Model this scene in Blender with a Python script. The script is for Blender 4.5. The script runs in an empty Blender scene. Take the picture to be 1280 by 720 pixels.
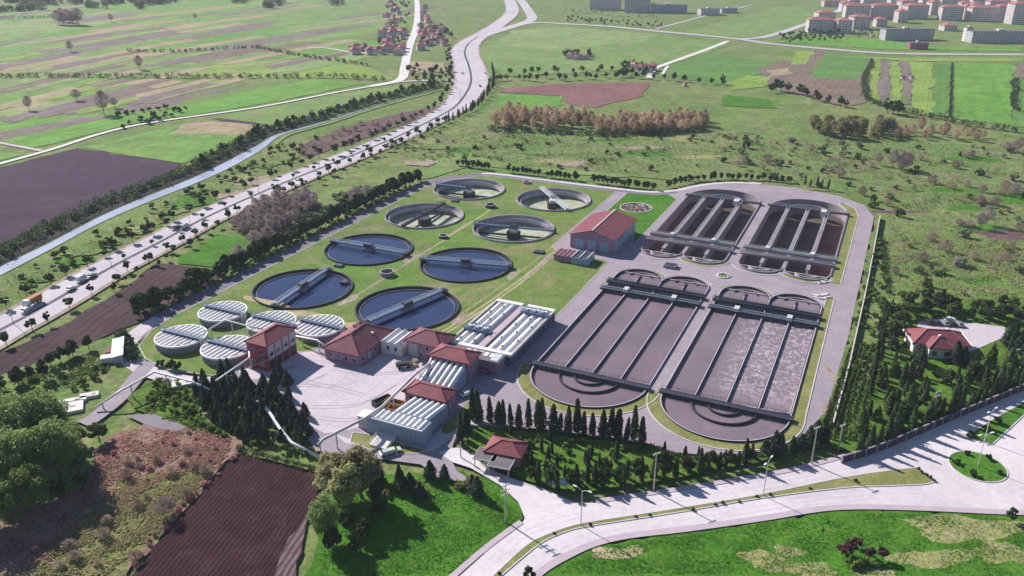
import bpy, math, random
import numpy as np
from mathutils import Vector, Matrix
from mathutils.geometry import delaunay_2d_cdt

random.seed(7)
RNG = np.random.default_rng(11)
S = bpy.context.scene
COL = S.collection
PI = math.pi

# ------------------------------------------------------------------ camera
HAZE = 0.00009
CAM_H = 130.0                      # drone height in metres
FOC = 1040.0                       # focal length for a 1280 px wide frame
TILT = math.atan(450.0 / FOC)      # downward tilt
cam_d = bpy.data.cameras.new('camera')
cam_d.sensor_width = 36.0
cam_d.lens = 36.0 * FOC / 1280.0
cam_d.clip_end = 20000.0
cam = bpy.data.objects.new('camera', cam_d)
COL.objects.link(cam)
cam.location = (0, 0, CAM_H)
cam.rotation_euler = (PI / 2 - TILT, 0, 0)
S.camera = cam

# ------------------------------------------------------------------ sky and sun
SUN_ELEV = math.radians(33.0)
SUN_AZ = math.radians(135.7)       # direction towards the sun, from +X, counter-clockwise
w = bpy.data.worlds.new('World')
S.world = w
w.use_nodes = True
wn = w.node_tree
bgn = wn.nodes['Background']
sky = wn.nodes.new('ShaderNodeTexSky')
sky.sky_type = 'NISHITA'
sky.sun_disc = False
sky.sun_elevation = SUN_ELEV
sky.sun_rotation = PI / 2 - SUN_AZ
sky.dust_density = 0.15
sky.ozone_density = 3.5
wn.links.new(sky.outputs[0], bgn.inputs[0])
bgn.inputs[1].default_value = 0.07
sd = bpy.data.lights.new('sun', 'SUN')
sd.energy = 5.0
sd.angle = math.radians(0.5)
sd.color = (1.0, 0.945, 0.88)
sun = bpy.data.objects.new('sun', sd)
COL.objects.link(sun)
sv = Vector((math.cos(SUN_AZ) * math.cos(SUN_ELEV), math.sin(SUN_AZ) * math.cos(SUN_ELEV), math.sin(SUN_ELEV)))
sun.rotation_euler = sv.to_track_quat('Z', 'Y').to_euler()
sun.location = (-200, 600, 400)
S.view_settings.view_transform = 'Standard'
S.view_settings.look = 'None'
S.view_settings.gamma = 1.0
S.view_settings.exposure = 0.64
S.view_settings.use_curve_mapping = False

# ------------------------------------------------------------------ survey helpers
_c, _s = math.cos(TILT), math.sin(TILT)
def G(x, y, z=0.0):
    """plan position of a surveyed point, height z"""
    u = (x - 640) / FOC; v = (y - 360) / FOC
    t = (CAM_H - z) / (_s + v * _c)
    return (u * t, (_c - v * _s) * t)
PLANT_A = math.radians(65.3)
PLANT_RZ = PLANT_A - PI / 2
_e1 = (math.cos(PLANT_A), math.sin(PLANT_A)); _e2 = (math.sin(PLANT_A), -math.cos(PLANT_A))
PO = (7.5, 237.4)
def U(u, v):
    """plan position from the plant's own grid (u across, v along the basins)"""
    return (PO[0] + u * _e2[0] + v * _e1[0], PO[1] + u * _e2[1] + v * _e1[1])
def invU(x, y):
    d = (x - PO[0], y - PO[1])
    return (d[0] * _e2[0] + d[1] * _e2[1], d[0] * _e1[0] + d[1] * _e1[1])
def GP(pts): return [G(*p) for p in pts]
def UP(pts): return [U(*p) for p in pts]

# ------------------------------------------------------------------ materials
class NT:
    def __init__(s, name):
        s.m = bpy.data.materials.new(name); s.m.use_nodes = True
        s.t = s.m.node_tree; s.b = s.t.nodes['Principled BSDF']; s.out = s.t.nodes['Material Output']
        s.b.inputs['Specular IOR Level'].default_value = 0.25
    def n(s, ty, **kw):
        x = s.t.nodes.new(ty)
        for k, v in kw.items(): setattr(x, k, v)
        return x
    def l(s, a, b): s.t.links.new(a, b)
    def pos(s):
        if not hasattr(s, '_p'): s._p = s.n('ShaderNodeNewGeometry')
        return s._p.outputs['Position']
    def noise(s, scale, detail=4, rough=0.55, dist=0.0, vec=None):
        x = s.n('ShaderNodeTexNoise'); x.inputs['Scale'].default_value = scale
        x.inputs['Detail'].default_value = detail; x.inputs['Roughness'].default_value = rough
        x.inputs['Distortion'].default_value = dist
        s.l(vec if vec is not None else s.pos(), x.inputs['Vector'])
        return x.outputs['Fac']
    def ramp(s, fac, a, b, lo=0.0, hi=1.0):
        r = s.n('ShaderNodeMapRange'); r.clamp = True
        s.l(fac, r.inputs[0]); r.inputs[1].default_value = a; r.inputs[2].default_value = b
        r.inputs[3].default_value = lo; r.inputs[4].default_value = hi
        return r.outputs[0]
    def mix(s, fac, c1, c2, mode='MIX'):
        x = s.n('ShaderNodeMix', data_type='RGBA', blend_type=mode)
        if isinstance(fac, (int, float)): x.inputs[0].default_value = fac
        else: s.l(fac, x.inputs[0])
        for i, c in ((6, c1), (7, c2)):
            if isinstance(c, tuple): x.inputs[i].default_value = (*c[:3], 1)
            else: s.l(c, x.inputs[i])
        return x.outputs[2]
    def math(s, op, a, b=None, c=None):
        x = s.n('ShaderNodeMath', operation=op)
        for i, v in enumerate((a, b, c)):
            if v is None: continue
            if isinstance(v, (int, float)): x.inputs[i].default_value = v
            else: s.l(v, x.inputs[i])
        return x.outputs[0]
    def dot(s, d):
        x = s.n('ShaderNodeVectorMath', operation='DOT_PRODUCT')
        s.l(s.pos(), x.inputs[0]); x.inputs[1].default_value = (d[0], d[1], 0)
        return x.outputs['Value']
    def color(s, c):
        if isinstance(c, tuple): s.b.inputs['Base Color'].default_value = (*c[:3], 1)
        else: s.l(c, s.b.inputs['Base Color'])
        return s
    def rough(s, r): s.b.inputs['Roughness'].default_value = r; return s
    def bump(s, h, strength=0.5, dist=0.2):
        x = s.n('ShaderNodeBump'); x.inputs['Strength'].default_value = strength; x.inputs['Distance'].default_value = dist
        s.l(h, x.inputs['Height']); s.l(x.outputs[0], s.b.inputs['Normal'])
        return s

MATS = {}
def ground_mat(name, cols, big=0.02, mid=0.12, fine=1.3, rows=None, rowamp=0.35, rowcol=None, bump=0.5, bdist=0.25, dark=0.55, extra=None):
    """earth or vegetation: cols[0]/cols[1] in large patches, cols[2] in blotches, fine tufts, optional drill rows"""
    k = NT(name)
    a = k.ramp(k.noise(big, 5, 0.6, 0.6), 0.38, 0.62)
    b = k.ramp(k.noise(mid, 6, 0.65, 0.8), 0.5, 0.68)
    f = k.noise(fine, 5, 0.7)
    c = k.mix(a, cols[0], cols[1]); c = k.mix(b, c, cols[2])
    if len(cols) > 3:
        d = k.ramp(k.noise(mid * 2.7, 5, 0.6, 0.4), 0.56, 0.66)
        c = k.mix(d, c, cols[3])
    g = k.ramp(f, 0.3, 0.7, dark, 1.35)
    g = k.math('MULTIPLY', g, k.ramp(k.noise(big * 2.6 + 0.012, 6, 0.7, 1.5), 0.3, 0.7, 0.74, 1.24))
    mul = k.n('ShaderNodeVectorMath', operation='MULTIPLY'); k.l(c, mul.inputs[0])
    cx = k.n('ShaderNodeCombineXYZ'); [k.l(g, cx.inputs[i]) for i in range(3)]; k.l(cx.outputs[0], mul.inputs[1])
    c = mul.outputs[0]
    hgt = f
    if rows:
        d, sp = rows
        q = k.dot((-d[1], d[0]))
        wob = k.noise(0.05, 2); q2 = k.math('ADD', q, k.math('MULTIPLY', wob, sp * 1.5))
        sn = k.math('SINE', k.math('MULTIPLY', q2, 2 * PI / sp))
        am = k.ramp(k.noise(0.03, 4), 0.3, 0.65, 0.25, 1.0)
        r = k.math('MULTIPLY', k.ramp(sn, -0.4, 0.9), am)
        r = k.math('MULTIPLY', r, rowamp)
        c = k.mix(r, c, rowcol or tuple(x * 0.45 for x in cols[0]))
        hgt = k.math('ADD', f, k.math('MULTIPLY', sn, -0.4))
    k.color(c).rough(0.95); k.b.inputs['Specular IOR Level'].default_value = 0.1
    k.bump(hgt, bump, bdist)
    MATS[name] = k.m
    return k.m

def hard_mat(name, c1, c2, scale=0.4, fine=5.0, rough=0.85, bump=0.15, dirt=None, spec=0.25, amp=0.18, joints=None, courses=None):
    k = NT(name)
    a = k.ramp(k.noise(scale, 6, 0.62, 0.5), 0.35, 0.68)
    c = k.mix(a, c1, c2)
    if dirt:
        d = k.ramp(k.noise(scale * 0.35, 7, 0.7, 1.0), 0.52, 0.72, 0, 0.75)
        c = k.mix(d, c, dirt)
    f = k.noise(fine, 4, 0.7)
    g = k.ramp(f, 0.25, 0.75, 1 - amp, 1 + amp)
    mul = k.n('ShaderNodeVectorMath', operation='MULTIPLY'); k.l(c, mul.inputs[0])
    cx = k.n('ShaderNodeCombineXYZ'); [k.l(g, cx.inputs[i]) for i in range(3)]; k.l(cx.outputs[0], mul.inputs[1])
    c = mul.outputs[0]
    if joints:                                       # cut joints of a slab paving
        for d in ((_e1[0], _e1[1]), (_e2[0], _e2[1])):
            q = k.math('FRACT', k.math('MULTIPLY', k.dot(d), 1.0 / joints))
            j = k.math('LESS_THAN', q, 0.035)
            c = k.mix(k.math('MULTIPLY', j, 0.35), c, tuple(x * 0.5 for x in c1))
    if courses:                                      # rows of tiles up a roof slope
        sx = k.n('ShaderNodeSeparateXYZ'); k.l(k.pos(), sx.inputs[0])
        q = k.math('FRACT', k.math('MULTIPLY', sx.outputs[2], 1.0 / courses))
        c = k.mix(k.ramp(q, 0.0, 0.45, 0.4, 0.0), c, tuple(x * 0.45 for x in c1))
    k.color(c).rough(rough); k.b.inputs['Specular IOR Level'].default_value = spec
    k.bump(f, bump, 0.05)
    MATS[name] = k.m
    return k.m

def leaf_mat(name, c1, c2, trans=0.25, shade=0.6):
    k = NT(name)
    g = k.n('ShaderNodeNewGeometry'); oi = k.n('ShaderNodeObjectInfo')
    f = k.math('ADD', k.math('MULTIPLY', g.outputs['Random Per Island'], 0.65), k.math('MULTIPLY', oi.outputs['Random'], 0.35))
    c = k.mix(f, c1, c2)
    hs = k.n('ShaderNodeHueSaturation'); k.l(c, hs.inputs['Color'])
    k.l(k.ramp(oi.outputs['Random'], 0, 1, 0.75, 1.2), hs.inputs['Value'])
    k.l(k.ramp(oi.outputs['Random'], 0, 1, 0.485, 0.515), hs.inputs['Hue'])
    c = hs.outputs[0]
    k.color(c).rough(0.75); k.b.inputs['Specular IOR Level'].default_value = 0.15
    tr = k.n('ShaderNodeBsdfTranslucent'); k.l(c, tr.inputs[0])
    mx = k.n('ShaderNodeMixShader'); mx.inputs[0].default_value = trans
    k.l(k.b.outputs[0], mx.inputs[1]); k.l(tr.outputs[0], mx.inputs[2]); k.l(mx.outputs[0], k.out.inputs[0])
    MATS[name] = k.m
    return k.m

# --- vegetation covers
ground_mat('wild_grass', [(0.125, 0.205, 0.048), (0.190, 0.212, 0.078), (0.098, 0.172, 0.040), (0.235, 0.205, 0.120)], 0.012, 0.06, 0.55, bump=0.6, bdist=0.5, dark=0.6)
ground_mat('scrub_floor', [(0.165, 0.215, 0.070), (0.118, 0.205, 0.048), (0.205, 0.200, 0.100), (0.230, 0.195, 0.130)], 0.014, 0.055, 0.4, bump=0.7, bdist=0.6, dark=0.55)
ground_mat('lush_grass', [(0.056, 0.175, 0.014), (0.078, 0.200, 0.018), (0.044, 0.135, 0.010), (0.110, 0.190, 0.036)], 0.03, 0.14, 0.9, bump=0.8, bdist=0.35, dark=0.55)
ground_mat('lawn', [(0.105, 0.190, 0.036), (0.152, 0.190, 0.058), (0.225, 0.190, 0.105), (0.075, 0.185, 0.024)], 0.022, 0.045, 0.9, bump=0.3, bdist=0.1, dark=0.72)
ground_mat('margin_grass', [(0.200, 0.200, 0.075), (0.160, 0.190, 0.055), (0.250, 0.215, 0.110)], 0.05, 0.2, 1.6, bump=0.3, bdist=0.1, dark=0.8)
ground_mat('garden_grass', [(0.075, 0.170, 0.018), (0.110, 0.185, 0.030), (0.050, 0.105, 0.016), (0.095, 0.220, 0.020)], 0.05, 0.16, 0.9, bump=0.8, bdist=0.3, dark=0.5)
ground_mat('dry_grass', [(0.300, 0.290, 0.130), (0.240, 0.255, 0.095), (0.350, 0.300, 0.180), (0.180, 0.230, 0.060)], 0.05, 0.22, 0.9, bump=0.9, bdist=0.3, dark=0.55)
ground_mat('bare_tan', [(0.420, 0.330, 0.210), (0.360, 0.290, 0.180), (0.300, 0.270, 0.140)], 0.1, 0.4, 2.0, bump=0.3, dark=0.75)
ground_mat('red_scrub_floor', [(0.300, 0.150, 0.150), (0.250, 0.180, 0.120), (0.350, 0.210, 0.205), (0.215, 0.215, 0.080)], 0.03, 0.1, 0.8, bump=1.0, bdist=0.5, dark=0.45)
ground_mat('olive_scrub_floor', [(0.200, 0.205, 0.070), (0.175, 0.185, 0.068), (0.260, 0.215, 0.120), (0.130, 0.190, 0.045)], 0.04, 0.13, 0.8, bump=1.0, bdist=0.5, dark=0.45)
ground_mat('pink_heath', [(0.190, 0.110, 0.125), (0.170, 0.130, 0.115), (0.130, 0.130, 0.070)], 0.02, 0.07, 0.5, bump=0.8, bdist=0.5, dark=0.55)
ground_mat('dirt', [(0.300, 0.230, 0.190), (0.340, 0.270, 0.225), (0.200, 0.180, 0.120)], 0.06, 0.25, 1.6, bump=0.4, dark=0.75)
# --- made surfaces
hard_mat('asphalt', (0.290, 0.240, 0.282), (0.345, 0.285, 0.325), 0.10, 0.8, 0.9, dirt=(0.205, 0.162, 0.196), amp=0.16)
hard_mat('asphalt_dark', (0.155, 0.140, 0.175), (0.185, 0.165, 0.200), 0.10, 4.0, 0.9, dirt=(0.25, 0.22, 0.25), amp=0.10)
hard_mat('asphalt_grey', (0.200, 0.170, 0.205), (0.235, 0.205, 0.235), 0.10, 4.0, 0.9, amp=0.10)
hard_mat('road_pale', (0.560, 0.505, 0.530), (0.640, 0.580, 0.605), 0.05, 0.6, 0.85, dirt=(0.430, 0.375, 0.405), amp=0.12)
hard_mat('road_far', (0.440, 0.395, 0.435), (0.520, 0.470, 0.505), 0.03, 0.5, 0.85, dirt=(0.36, 0.32, 0.36), amp=0.10)
hard_mat('plaza_concrete', (0.500, 0.425, 0.475), (0.555, 0.480, 0.525), 0.07, 0.7, 0.85, dirt=(0.395, 0.320, 0.370), amp=0.11, joints=6.0)
hard_mat('pavement', (0.430, 0.340, 0.400), (0.480, 0.390, 0.440), 0.3, 4.0, 0.9, amp=0.08)
hard_mat('kerb_stone', (0.50, 0.45, 0.47), (0.60, 0.54, 0.55), 0.5, 4.0, 0.85)
hard_mat('farm_road', (0.58, 0.54, 0.54), (0.68, 0.63, 0.62), 0.05, 1.0, 0.9, amp=0.08)
hard_mat('concrete', (0.245, 0.205, 0.240), (0.320, 0.270, 0.305), 0.25, 3.0, 0.85, dirt=(0.150, 0.122, 0.150))
hard_mat('coping_lilac', (0.46, 0.40, 0.50), (0.56, 0.49, 0.60), 0.3, 3.0, 0.85)
hard_mat('concrete_pale', (0.50, 0.46, 0.45), (0.60, 0.55, 0.54), 0.25, 3.0, 0.85, dirt=(0.34, 0.30, 0.30))
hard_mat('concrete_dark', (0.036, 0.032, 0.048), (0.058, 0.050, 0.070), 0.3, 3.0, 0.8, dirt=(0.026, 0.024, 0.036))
hard_mat('steel_dark', (0.026, 0.027, 0.048), (0.048, 0.048, 0.074), 0.5, 4.0, 0.55, spec=0.5)
hard_mat('steel_blue', (0.085, 0.135, 0.230), (0.130, 0.190, 0.290), 0.4, 4.0, 0.5, spec=0.5)
hard_mat('steel_pale', (0.46, 0.50, 0.56), (0.58, 0.60, 0.63), 0.5, 4.0, 0.5, spec=0.5)
hard_mat('galvanised', (0.48, 0.48, 0.50), (0.60, 0.59, 0.60), 0.6, 4.0, 0.45, spec=0.5)
hard_mat('cover_white', (0.76, 0.74, 0.735), (0.83, 0.81, 0.80), 0.5, 3.0, 0.5, dirt=(0.50, 0.47, 0.47), spec=0.4)
hard_mat('cover_grey', (0.085, 0.085, 0.12), (0.12, 0.12, 0.16), 0.5, 3.0, 0.55, spec=0.4)
hard_mat('tank_grey', (0.22, 0.22, 0.27), (0.30, 0.295, 0.34), 0.2, 2.0, 0.7, dirt=(0.14, 0.14, 0.18))
hard_mat('wall_red', (0.33, 0.060, 0.090), (0.40, 0.085, 0.115), 0.3, 3.0, 0.8, dirt=(0.22, 0.045, 0.08))
hard_mat('wall_mauve', (0.30, 0.170, 0.250), (0.37, 0.220, 0.300), 0.3, 3.0, 0.85, dirt=(0.22, 0.13, 0.20))
hard_mat('wall_white', (0.66, 0.62, 0.61), (0.74, 0.70, 0.68), 0.3, 3.0, 0.85, dirt=(0.52, 0.48, 0.48))
hard_mat('wall_blue', (0.230, 0.300, 0.420), (0.290, 0.360, 0.470), 0.12, 2.0, 0.6, dirt=(0.34, 0.40, 0.48), spec=0.4)
hard_mat('wall_blue_shaded', (0.085, 0.105, 0.190), (0.120, 0.140, 0.230), 0.12, 2.0, 0.7, dirt=(0.07, 0.08, 0.13))  # shade put into the colour: darkened copy of the blue wall
hard_mat('basin_lilac', (0.400, 0.355, 0.415), (0.480, 0.430, 0.480), 0.2, 2.0, 0.85, dirt=(0.27, 0.235, 0.28))
hard_mat('road_worn', (0.560, 0.495, 0.540), (0.600, 0.535, 0.575), 0.3, 0.6, 0.85, amp=0.12)
hard_mat('wall_grey', (0.40, 0.385, 0.42), (0.48, 0.46, 0.49), 0.2, 2.0, 0.8)
hard_mat('roof_red', (0.225, 0.060, 0.078), (0.290, 0.090, 0.105), 0.5, 1.6, 0.75, dirt=(0.165, 0.066, 0.082), amp=0.24, courses=0.36)
hard_mat('roof_brown', (0.190, 0.066, 0.086), (0.235, 0.088, 0.108), 0.5, 1.6, 0.8, dirt=(0.145, 0.062, 0.080), amp=0.24, courses=0.36)
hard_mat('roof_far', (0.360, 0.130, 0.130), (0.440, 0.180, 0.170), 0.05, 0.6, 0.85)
hard_mat('roof_grey', (0.13, 0.11, 0.125), (0.18, 0.155, 0.165), 0.4, 3.0, 0.8)
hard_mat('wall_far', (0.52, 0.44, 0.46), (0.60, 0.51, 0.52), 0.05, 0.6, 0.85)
hard_mat('rust_orange', (0.38, 0.150, 0.045), (0.46, 0.200, 0.070), 0.8, 4.0, 0.8, dirt=(0.22, 0.09, 0.04))
hard_mat('bark', (0.080, 0.062, 0.052), (0.125, 0.098, 0.080), 2.0, 8.0, 0.95)
hard_mat('timber_pole', (0.36, 0.32, 0.30), (0.45, 0.40, 0.37), 1.0, 6.0, 0.85)
ground_mat('hedge_floor', [(0.05, 0.06, 0.03), (0.06, 0.06, 0.035), (0.05, 0.05, 0.03)])
hard_mat('dark_sludge_floor', (0.085, 0.060, 0.052), (0.120, 0.085, 0.066), 0.08, 2.0, 0.65, dirt=(0.055, 0.060, 0.040))
hard_mat('red_sludge_floor', (0.210, 0.078, 0.068), (0.270, 0.110, 0.092), 0.1, 2.0, 0.7, dirt=(0.10, 0.05, 0.052))
hard_mat('stone_white', (0.62, 0.58, 0.57), (0.72, 0.68, 0.66), 1.0, 6.0, 0.9)
hard_mat('plastic_dark', (0.03, 0.03, 0.035), (0.05, 0.05, 0.055), 2.0, 6.0, 0.6)
# --- empty clarifier floor: pale silt with green puddles
k = NT('silt_floor')
a = k.ramp(k.noise(0.12, 5, 0.6, 1.2), 0.42, 0.6); b = k.ramp(k.noise(0.3, 5, 0.6), 0.55, 0.7)
c = k.mix(a, (0.45, 0.46, 0.36), (0.28, 0.33, 0.17)); c = k.mix(b, c, (0.56, 0.54, 0.49))
k.color(c).rough(0.5); MATS['silt_floor'] = k.m
# --- liquids
def water_mat(name, col, rough, bscale, bstr, spec=0.5, foam=None):
    k = NT(name)
    f = k.noise(bscale, 3, 0.5, 0.3)
    v = k.ramp(k.noise(0.05, 3), 0.3, 0.7, 0.85, 1.15)
    mul = k.n('ShaderNodeVectorMath', operation='SCALE'); mul.inputs[0].default_value = col; k.l(v, mul.inputs['Scale'])
    c = mul.outputs[0]
    if foam:
        vo = k.n('ShaderNodeTexVoronoi', feature='DISTANCE_TO_EDGE'); vo.inputs['Scale'].default_value = 0.5
        wv = k.n('ShaderNodeTexNoise'); wv.inputs['Scale'].default_value = 0.25; k.l(k.pos(), wv.inputs['Vector'])
        ad = k.n('ShaderNodeVectorMath', operation='MULTIPLY_ADD'); k.l(wv.outputs['Color'], ad.inputs[0]); ad.inputs[1].default_value = (7, 7, 0); k.l(k.pos(), ad.inputs[2])
        k.l(ad.outputs[0], vo.inputs['Vector'])
        line = k.ramp(vo.outputs['Distance'], 0.0, 0.17, 1.0, 0.0)
        line = k.math('MULTIPLY', line, k.ramp(k.noise(0.5, 4), 0.35, 0.6))
        soft = k.ramp(k.noise(0.22, 5, 0.65, 1.0), 0.42, 0.74, 0, 0.3)
        # the churned lanes lie over the diffuser grids of this basin
        uc = k.math('SUBTRACT', k.dot(_e2), PO[0] * _e2[0] + PO[1] * _e2[1])
        vc = k.math('SUBTRACT', k.dot(_e1), PO[0] * _e1[0] + PO[1] * _e1[1])
        m = k.math('MULTIPLY', k.ramp(uc, 52.5, 60, 0.0, 1.0), k.ramp(vc, 6, 14, 0.12, 1.0))
        m = k.math('MULTIPLY', m, k.ramp(vc, 66, 68, 1.0, 0.12))
        fo = k.math('MULTIPLY', k.math('MAXIMUM', line, soft), m)
        c = k.mix(fo, c, foam)
    k.color(c).rough(rough); k.b.inputs['Specular IOR Level'].default_value = spec; k.b.inputs['IOR'].default_value = 1.33
    k.bump(f, bstr, 0.03); MATS[name] = k.m
water_mat('clear_water', (0.027, 0.042, 0.104), 0.09, 0.9, 0.25)
water_mat('canal_water', (0.40, 0.42, 0.52), 0.22, 0.5, 0.5, 0.5)
water_mat('sludge', (0.192, 0.140, 0.170), 0.42, 0.6, 0.35, 0.35)
water_mat('sludge_foam', (0.196, 0.146, 0.172), 0.45, 0.6, 0.35, 0.35, foam=(0.52, 0.43, 0.46))
def glass_mat(name, col):
    k = NT(name); k.color(col).rough(0.12); k.b.inputs['Specular IOR Level'].default_value = 0.6; MATS[name] = k.m
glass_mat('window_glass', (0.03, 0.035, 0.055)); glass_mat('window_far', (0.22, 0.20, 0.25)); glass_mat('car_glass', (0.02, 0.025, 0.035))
k = NT('paint_sign_blue'); k.color(k.mix(k.noise(2.0), (0.16, 0.26, 0.46), (0.20, 0.30, 0.50))).rough(0.5); MATS['paint_sign_blue'] = k.m
k = NT('car_paint'); oi = k.n('ShaderNodeObjectInfo')
k.color(k.mix(k.ramp(k.noise(1.5), 0.4, 0.7, 0, 0.15), oi.outputs['Color'], (0.2, 0.18, 0.17))).rough(0.3); k.b.inputs['Specular IOR Level'].default_value = 0.5; MATS['car_paint'] = k.m
# --- leaves
leaf_mat('leaf_dark', (0.040, 0.066, 0.030), (0.082, 0.115, 0.044), 0.35)
leaf_mat('leaf_cypress', (0.034, 0.052, 0.028), (0.085, 0.115, 0.048), 0.3)
leaf_mat('leaf_pine', (0.030, 0.046, 0.038), (0.075, 0.100, 0.060), 0.28)
leaf_mat('leaf_mid', (0.100, 0.140, 0.036), (0.165, 0.215, 0.058), 0.4)
leaf_mat('leaf_bright', (0.150, 0.225, 0.045), (0.220, 0.290, 0.070), 0.4)
leaf_mat('leaf_willow', (0.200, 0.290, 0.090), (0.320, 0.400, 0.165), 0.58)
leaf_mat('leaf_olive', (0.290, 0.280, 0.125), (0.390, 0.360, 0.190), 0.5)
leaf_mat('leaf_grey', (0.190, 0.210, 0.120), (0.270, 0.275, 0.180), 0.4)
leaf_mat('twig_brown', (0.320, 0.240, 0.195), (0.430, 0.330, 0.270), 0.35)
leaf_mat('twig_purple', (0.270, 0.210, 0.215), (0.380, 0.300, 0.295), 0.35)
leaf_mat('twig_orange', (0.430, 0.310, 0.210), (0.560, 0.420, 0.300), 0.45)
leaf_mat('leaf_plum', (0.100, 0.034, 0.055), (0.165, 0.062, 0.085), 0.3)
leaf_mat('leaf_red', (0.380, 0.170, 0.175), (0.500, 0.270, 0.260), 0.45)
leaf_mat('leaf_silver', (0.42, 0.43, 0.35), (0.55, 0.55, 0.47), 0.4)
leaf_mat('blade_green', (0.085, 0.230, 0.022), (0.130, 0.290, 0.036), 0.4)
leaf_mat('blade_dry', (0.330, 0.290, 0.150), (0.420, 0.370, 0.210), 0.4)

# ------------------------------------------------------------------ mesh and object helpers
class MB:
    def __init__(s): s.v = []; s.f = []; s.mi = []
    def add(s, vs, fs, m=0):
        o = len(s.v); s.v += [tuple(x) for x in vs]; s.f += [tuple(i + o for i in q) for q in fs]; s.mi += [m] * len(fs); return s
    def box(s, x0, x1, y0, y1, z0, z1, m=0):
        return s.add([(x0, y0, z0), (x1, y0, z0), (x1, y1, z0), (x0, y1, z0), (x0, y0, z1), (x1, y0, z1), (x1, y1, z1), (x0, y1, z1)],
                     [(0, 3, 2, 1), (4, 5, 6, 7), (0, 1, 5, 4), (1, 2, 6, 5), (2, 3, 7, 6), (3, 0, 4, 7)], m)
    def bar(s, p, q, w, h, m=0):
        """rectangular beam between two points, width w, height h"""
        p = Vector(p); q = Vector(q); d = (q - p).normalized()
        r = d.cross(Vector((0, 0, 1)));  r = Vector((1, 0, 0)) if r.length < 1e-4 else r.normalized()
        n = r.cross(d)
        vs = []
        for e in (p, q):
            for a, b in ((-1, -1), (1, -1), (1, 1), (-1, 1)): vs.append(e + r * a * w / 2 + n * b * h / 2)
        return s.add(vs, [(0, 1, 2, 3), (7, 6, 5, 4), (0, 4, 5, 1), (1, 5, 6, 2), (2, 6, 7, 3), (3, 7, 4, 0)], m)
    def tube(s, pts, rads, n=8, m=0, cap=True):
        pts = [Vector(p) for p in pts]; o = len(s.v)
        if isinstance(rads, (int, float)): rads = [rads] * len(pts)
        for i, p in enumerate(pts):
            d = (pts[min(i + 1, len(pts) - 1)] - pts[max(i - 1, 0)]).normalized()
            r = d.cross(Vector((0.013, 0.02, 1))); r = Vector((1, 0, 0)) if r.length < 1e-3 else r.normalized(); t = d.cross(r)
            for j in range(n):
                a = 2 * PI * j / n; s.v.append(tuple(p + (r * math.cos(a) + t * math.sin(a)) * rads[i]))
        for i in range(len(pts) - 1):
            for j in range(n):
                k2 = (j + 1) % n; s.f.append((o + i * n + j, o + i * n + k2, o + (i + 1) * n + k2, o + (i + 1) * n + j)); s.mi.append(m)
        if cap:
            s.f.append(tuple(o + j for j in range(n))[::-1]); s.mi.append(m)
            s.f.append(tuple(o + (len(pts) - 1) * n + j for j in range(n))); s.mi.append(m)
        return s
    def prism(s, poly, z0, z1, m=0, bottom=True):
        n = len(poly)
        fs = [(i, (i + 1) % n, n + (i + 1) % n, n + i) for i in range(n)] + [tuple(range(n, 2 * n))]
        if bottom: fs.append(tuple(range(n))[::-1])
        return s.add([(x, y, z0) for x, y in poly] + [(x, y, z1) for x, y in poly], fs, m)
    def ring(s, outer, inner, z0, z1, m=0, closed=True):
        """wall between two matching outlines"""
        n = len(outer); q = range(n if closed else n - 1)
        vs = [(x, y, z0) for x, y in outer] + [(x, y, z1) for x, y in outer] + [(x, y, z0) for x, y in inner] + [(x, y, z1) for x, y in inner]
        fs = []
        for i in q:
            j = (i + 1) % n
            fs += [(i, j, n + j, n + i), (n + i, n + j, 3 * n + j, 3 * n + i), (2 * n + j, 2 * n + i, 3 * n + i, 3 * n + j)]
        if not closed:
            fs += [(0, n, 3 * n, 2 * n), (n - 1, 3 * n - 1, 4 * n - 1, 2 * n - 1)]
        return s.add(vs, fs, m)
    def lathe(s, prof, n=24, cx=0, cy=0, m=0):
        o = len(s.v)
        for r, z in prof:
            for j in range(n): a = 2 * PI * j / n; s.v.append((cx + r * math.cos(a), cy + r * math.sin(a), z))
        for i in range(len(prof) - 1):
            for j in range(n): k2 = (j + 1) % n; s.f.append((o + i * n + j, o + i * n + k2, o + (i + 1) * n + k2, o + (i + 1) * n + j)); s.mi.append(m)
        return s
    def mesh(s, name, mats, smooth=False):
        me = bpy.data.meshes.new(name); me.from_pydata(s.v, [], s.f)
        for m in (mats if isinstance(mats, (list, tuple)) else [mats]): me.materials.append(MATS[m])
        if max(s.mi, default=0): me.polygons.foreach_set('material_index', s.mi)
        if smooth: me.polygons.foreach_set('use_smooth', [True] * len(me.polygons))
        me.update(); return me
    def build(s, name, mats, parent=None, smooth=False): return link(name, s.mesh(name, mats, smooth), parent)
def link(name, me, parent=None):
    o = bpy.data.objects.new(name, me); COL.objects.link(o)
    if parent is not None: o.parent = parent
    return o
def tag(o, label, cat, group=None, kind=None):
    o['label'] = label; o['category'] = cat
    if group: o['group'] = group
    if kind: o['kind'] = kind
    return o
def thing(name, label, cat, loc, rz=0.0, group=None):
    o = bpy.data.objects.new(name, None); COL.objects.link(o); o.empty_display_size = 0.5
    o.location = (loc[0], loc[1], loc[2] if len(loc) > 2 else 0.0); o.rotation_euler = (0, 0, rz)
    return tag(o, label, cat, group)
KIDS = {}
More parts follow.
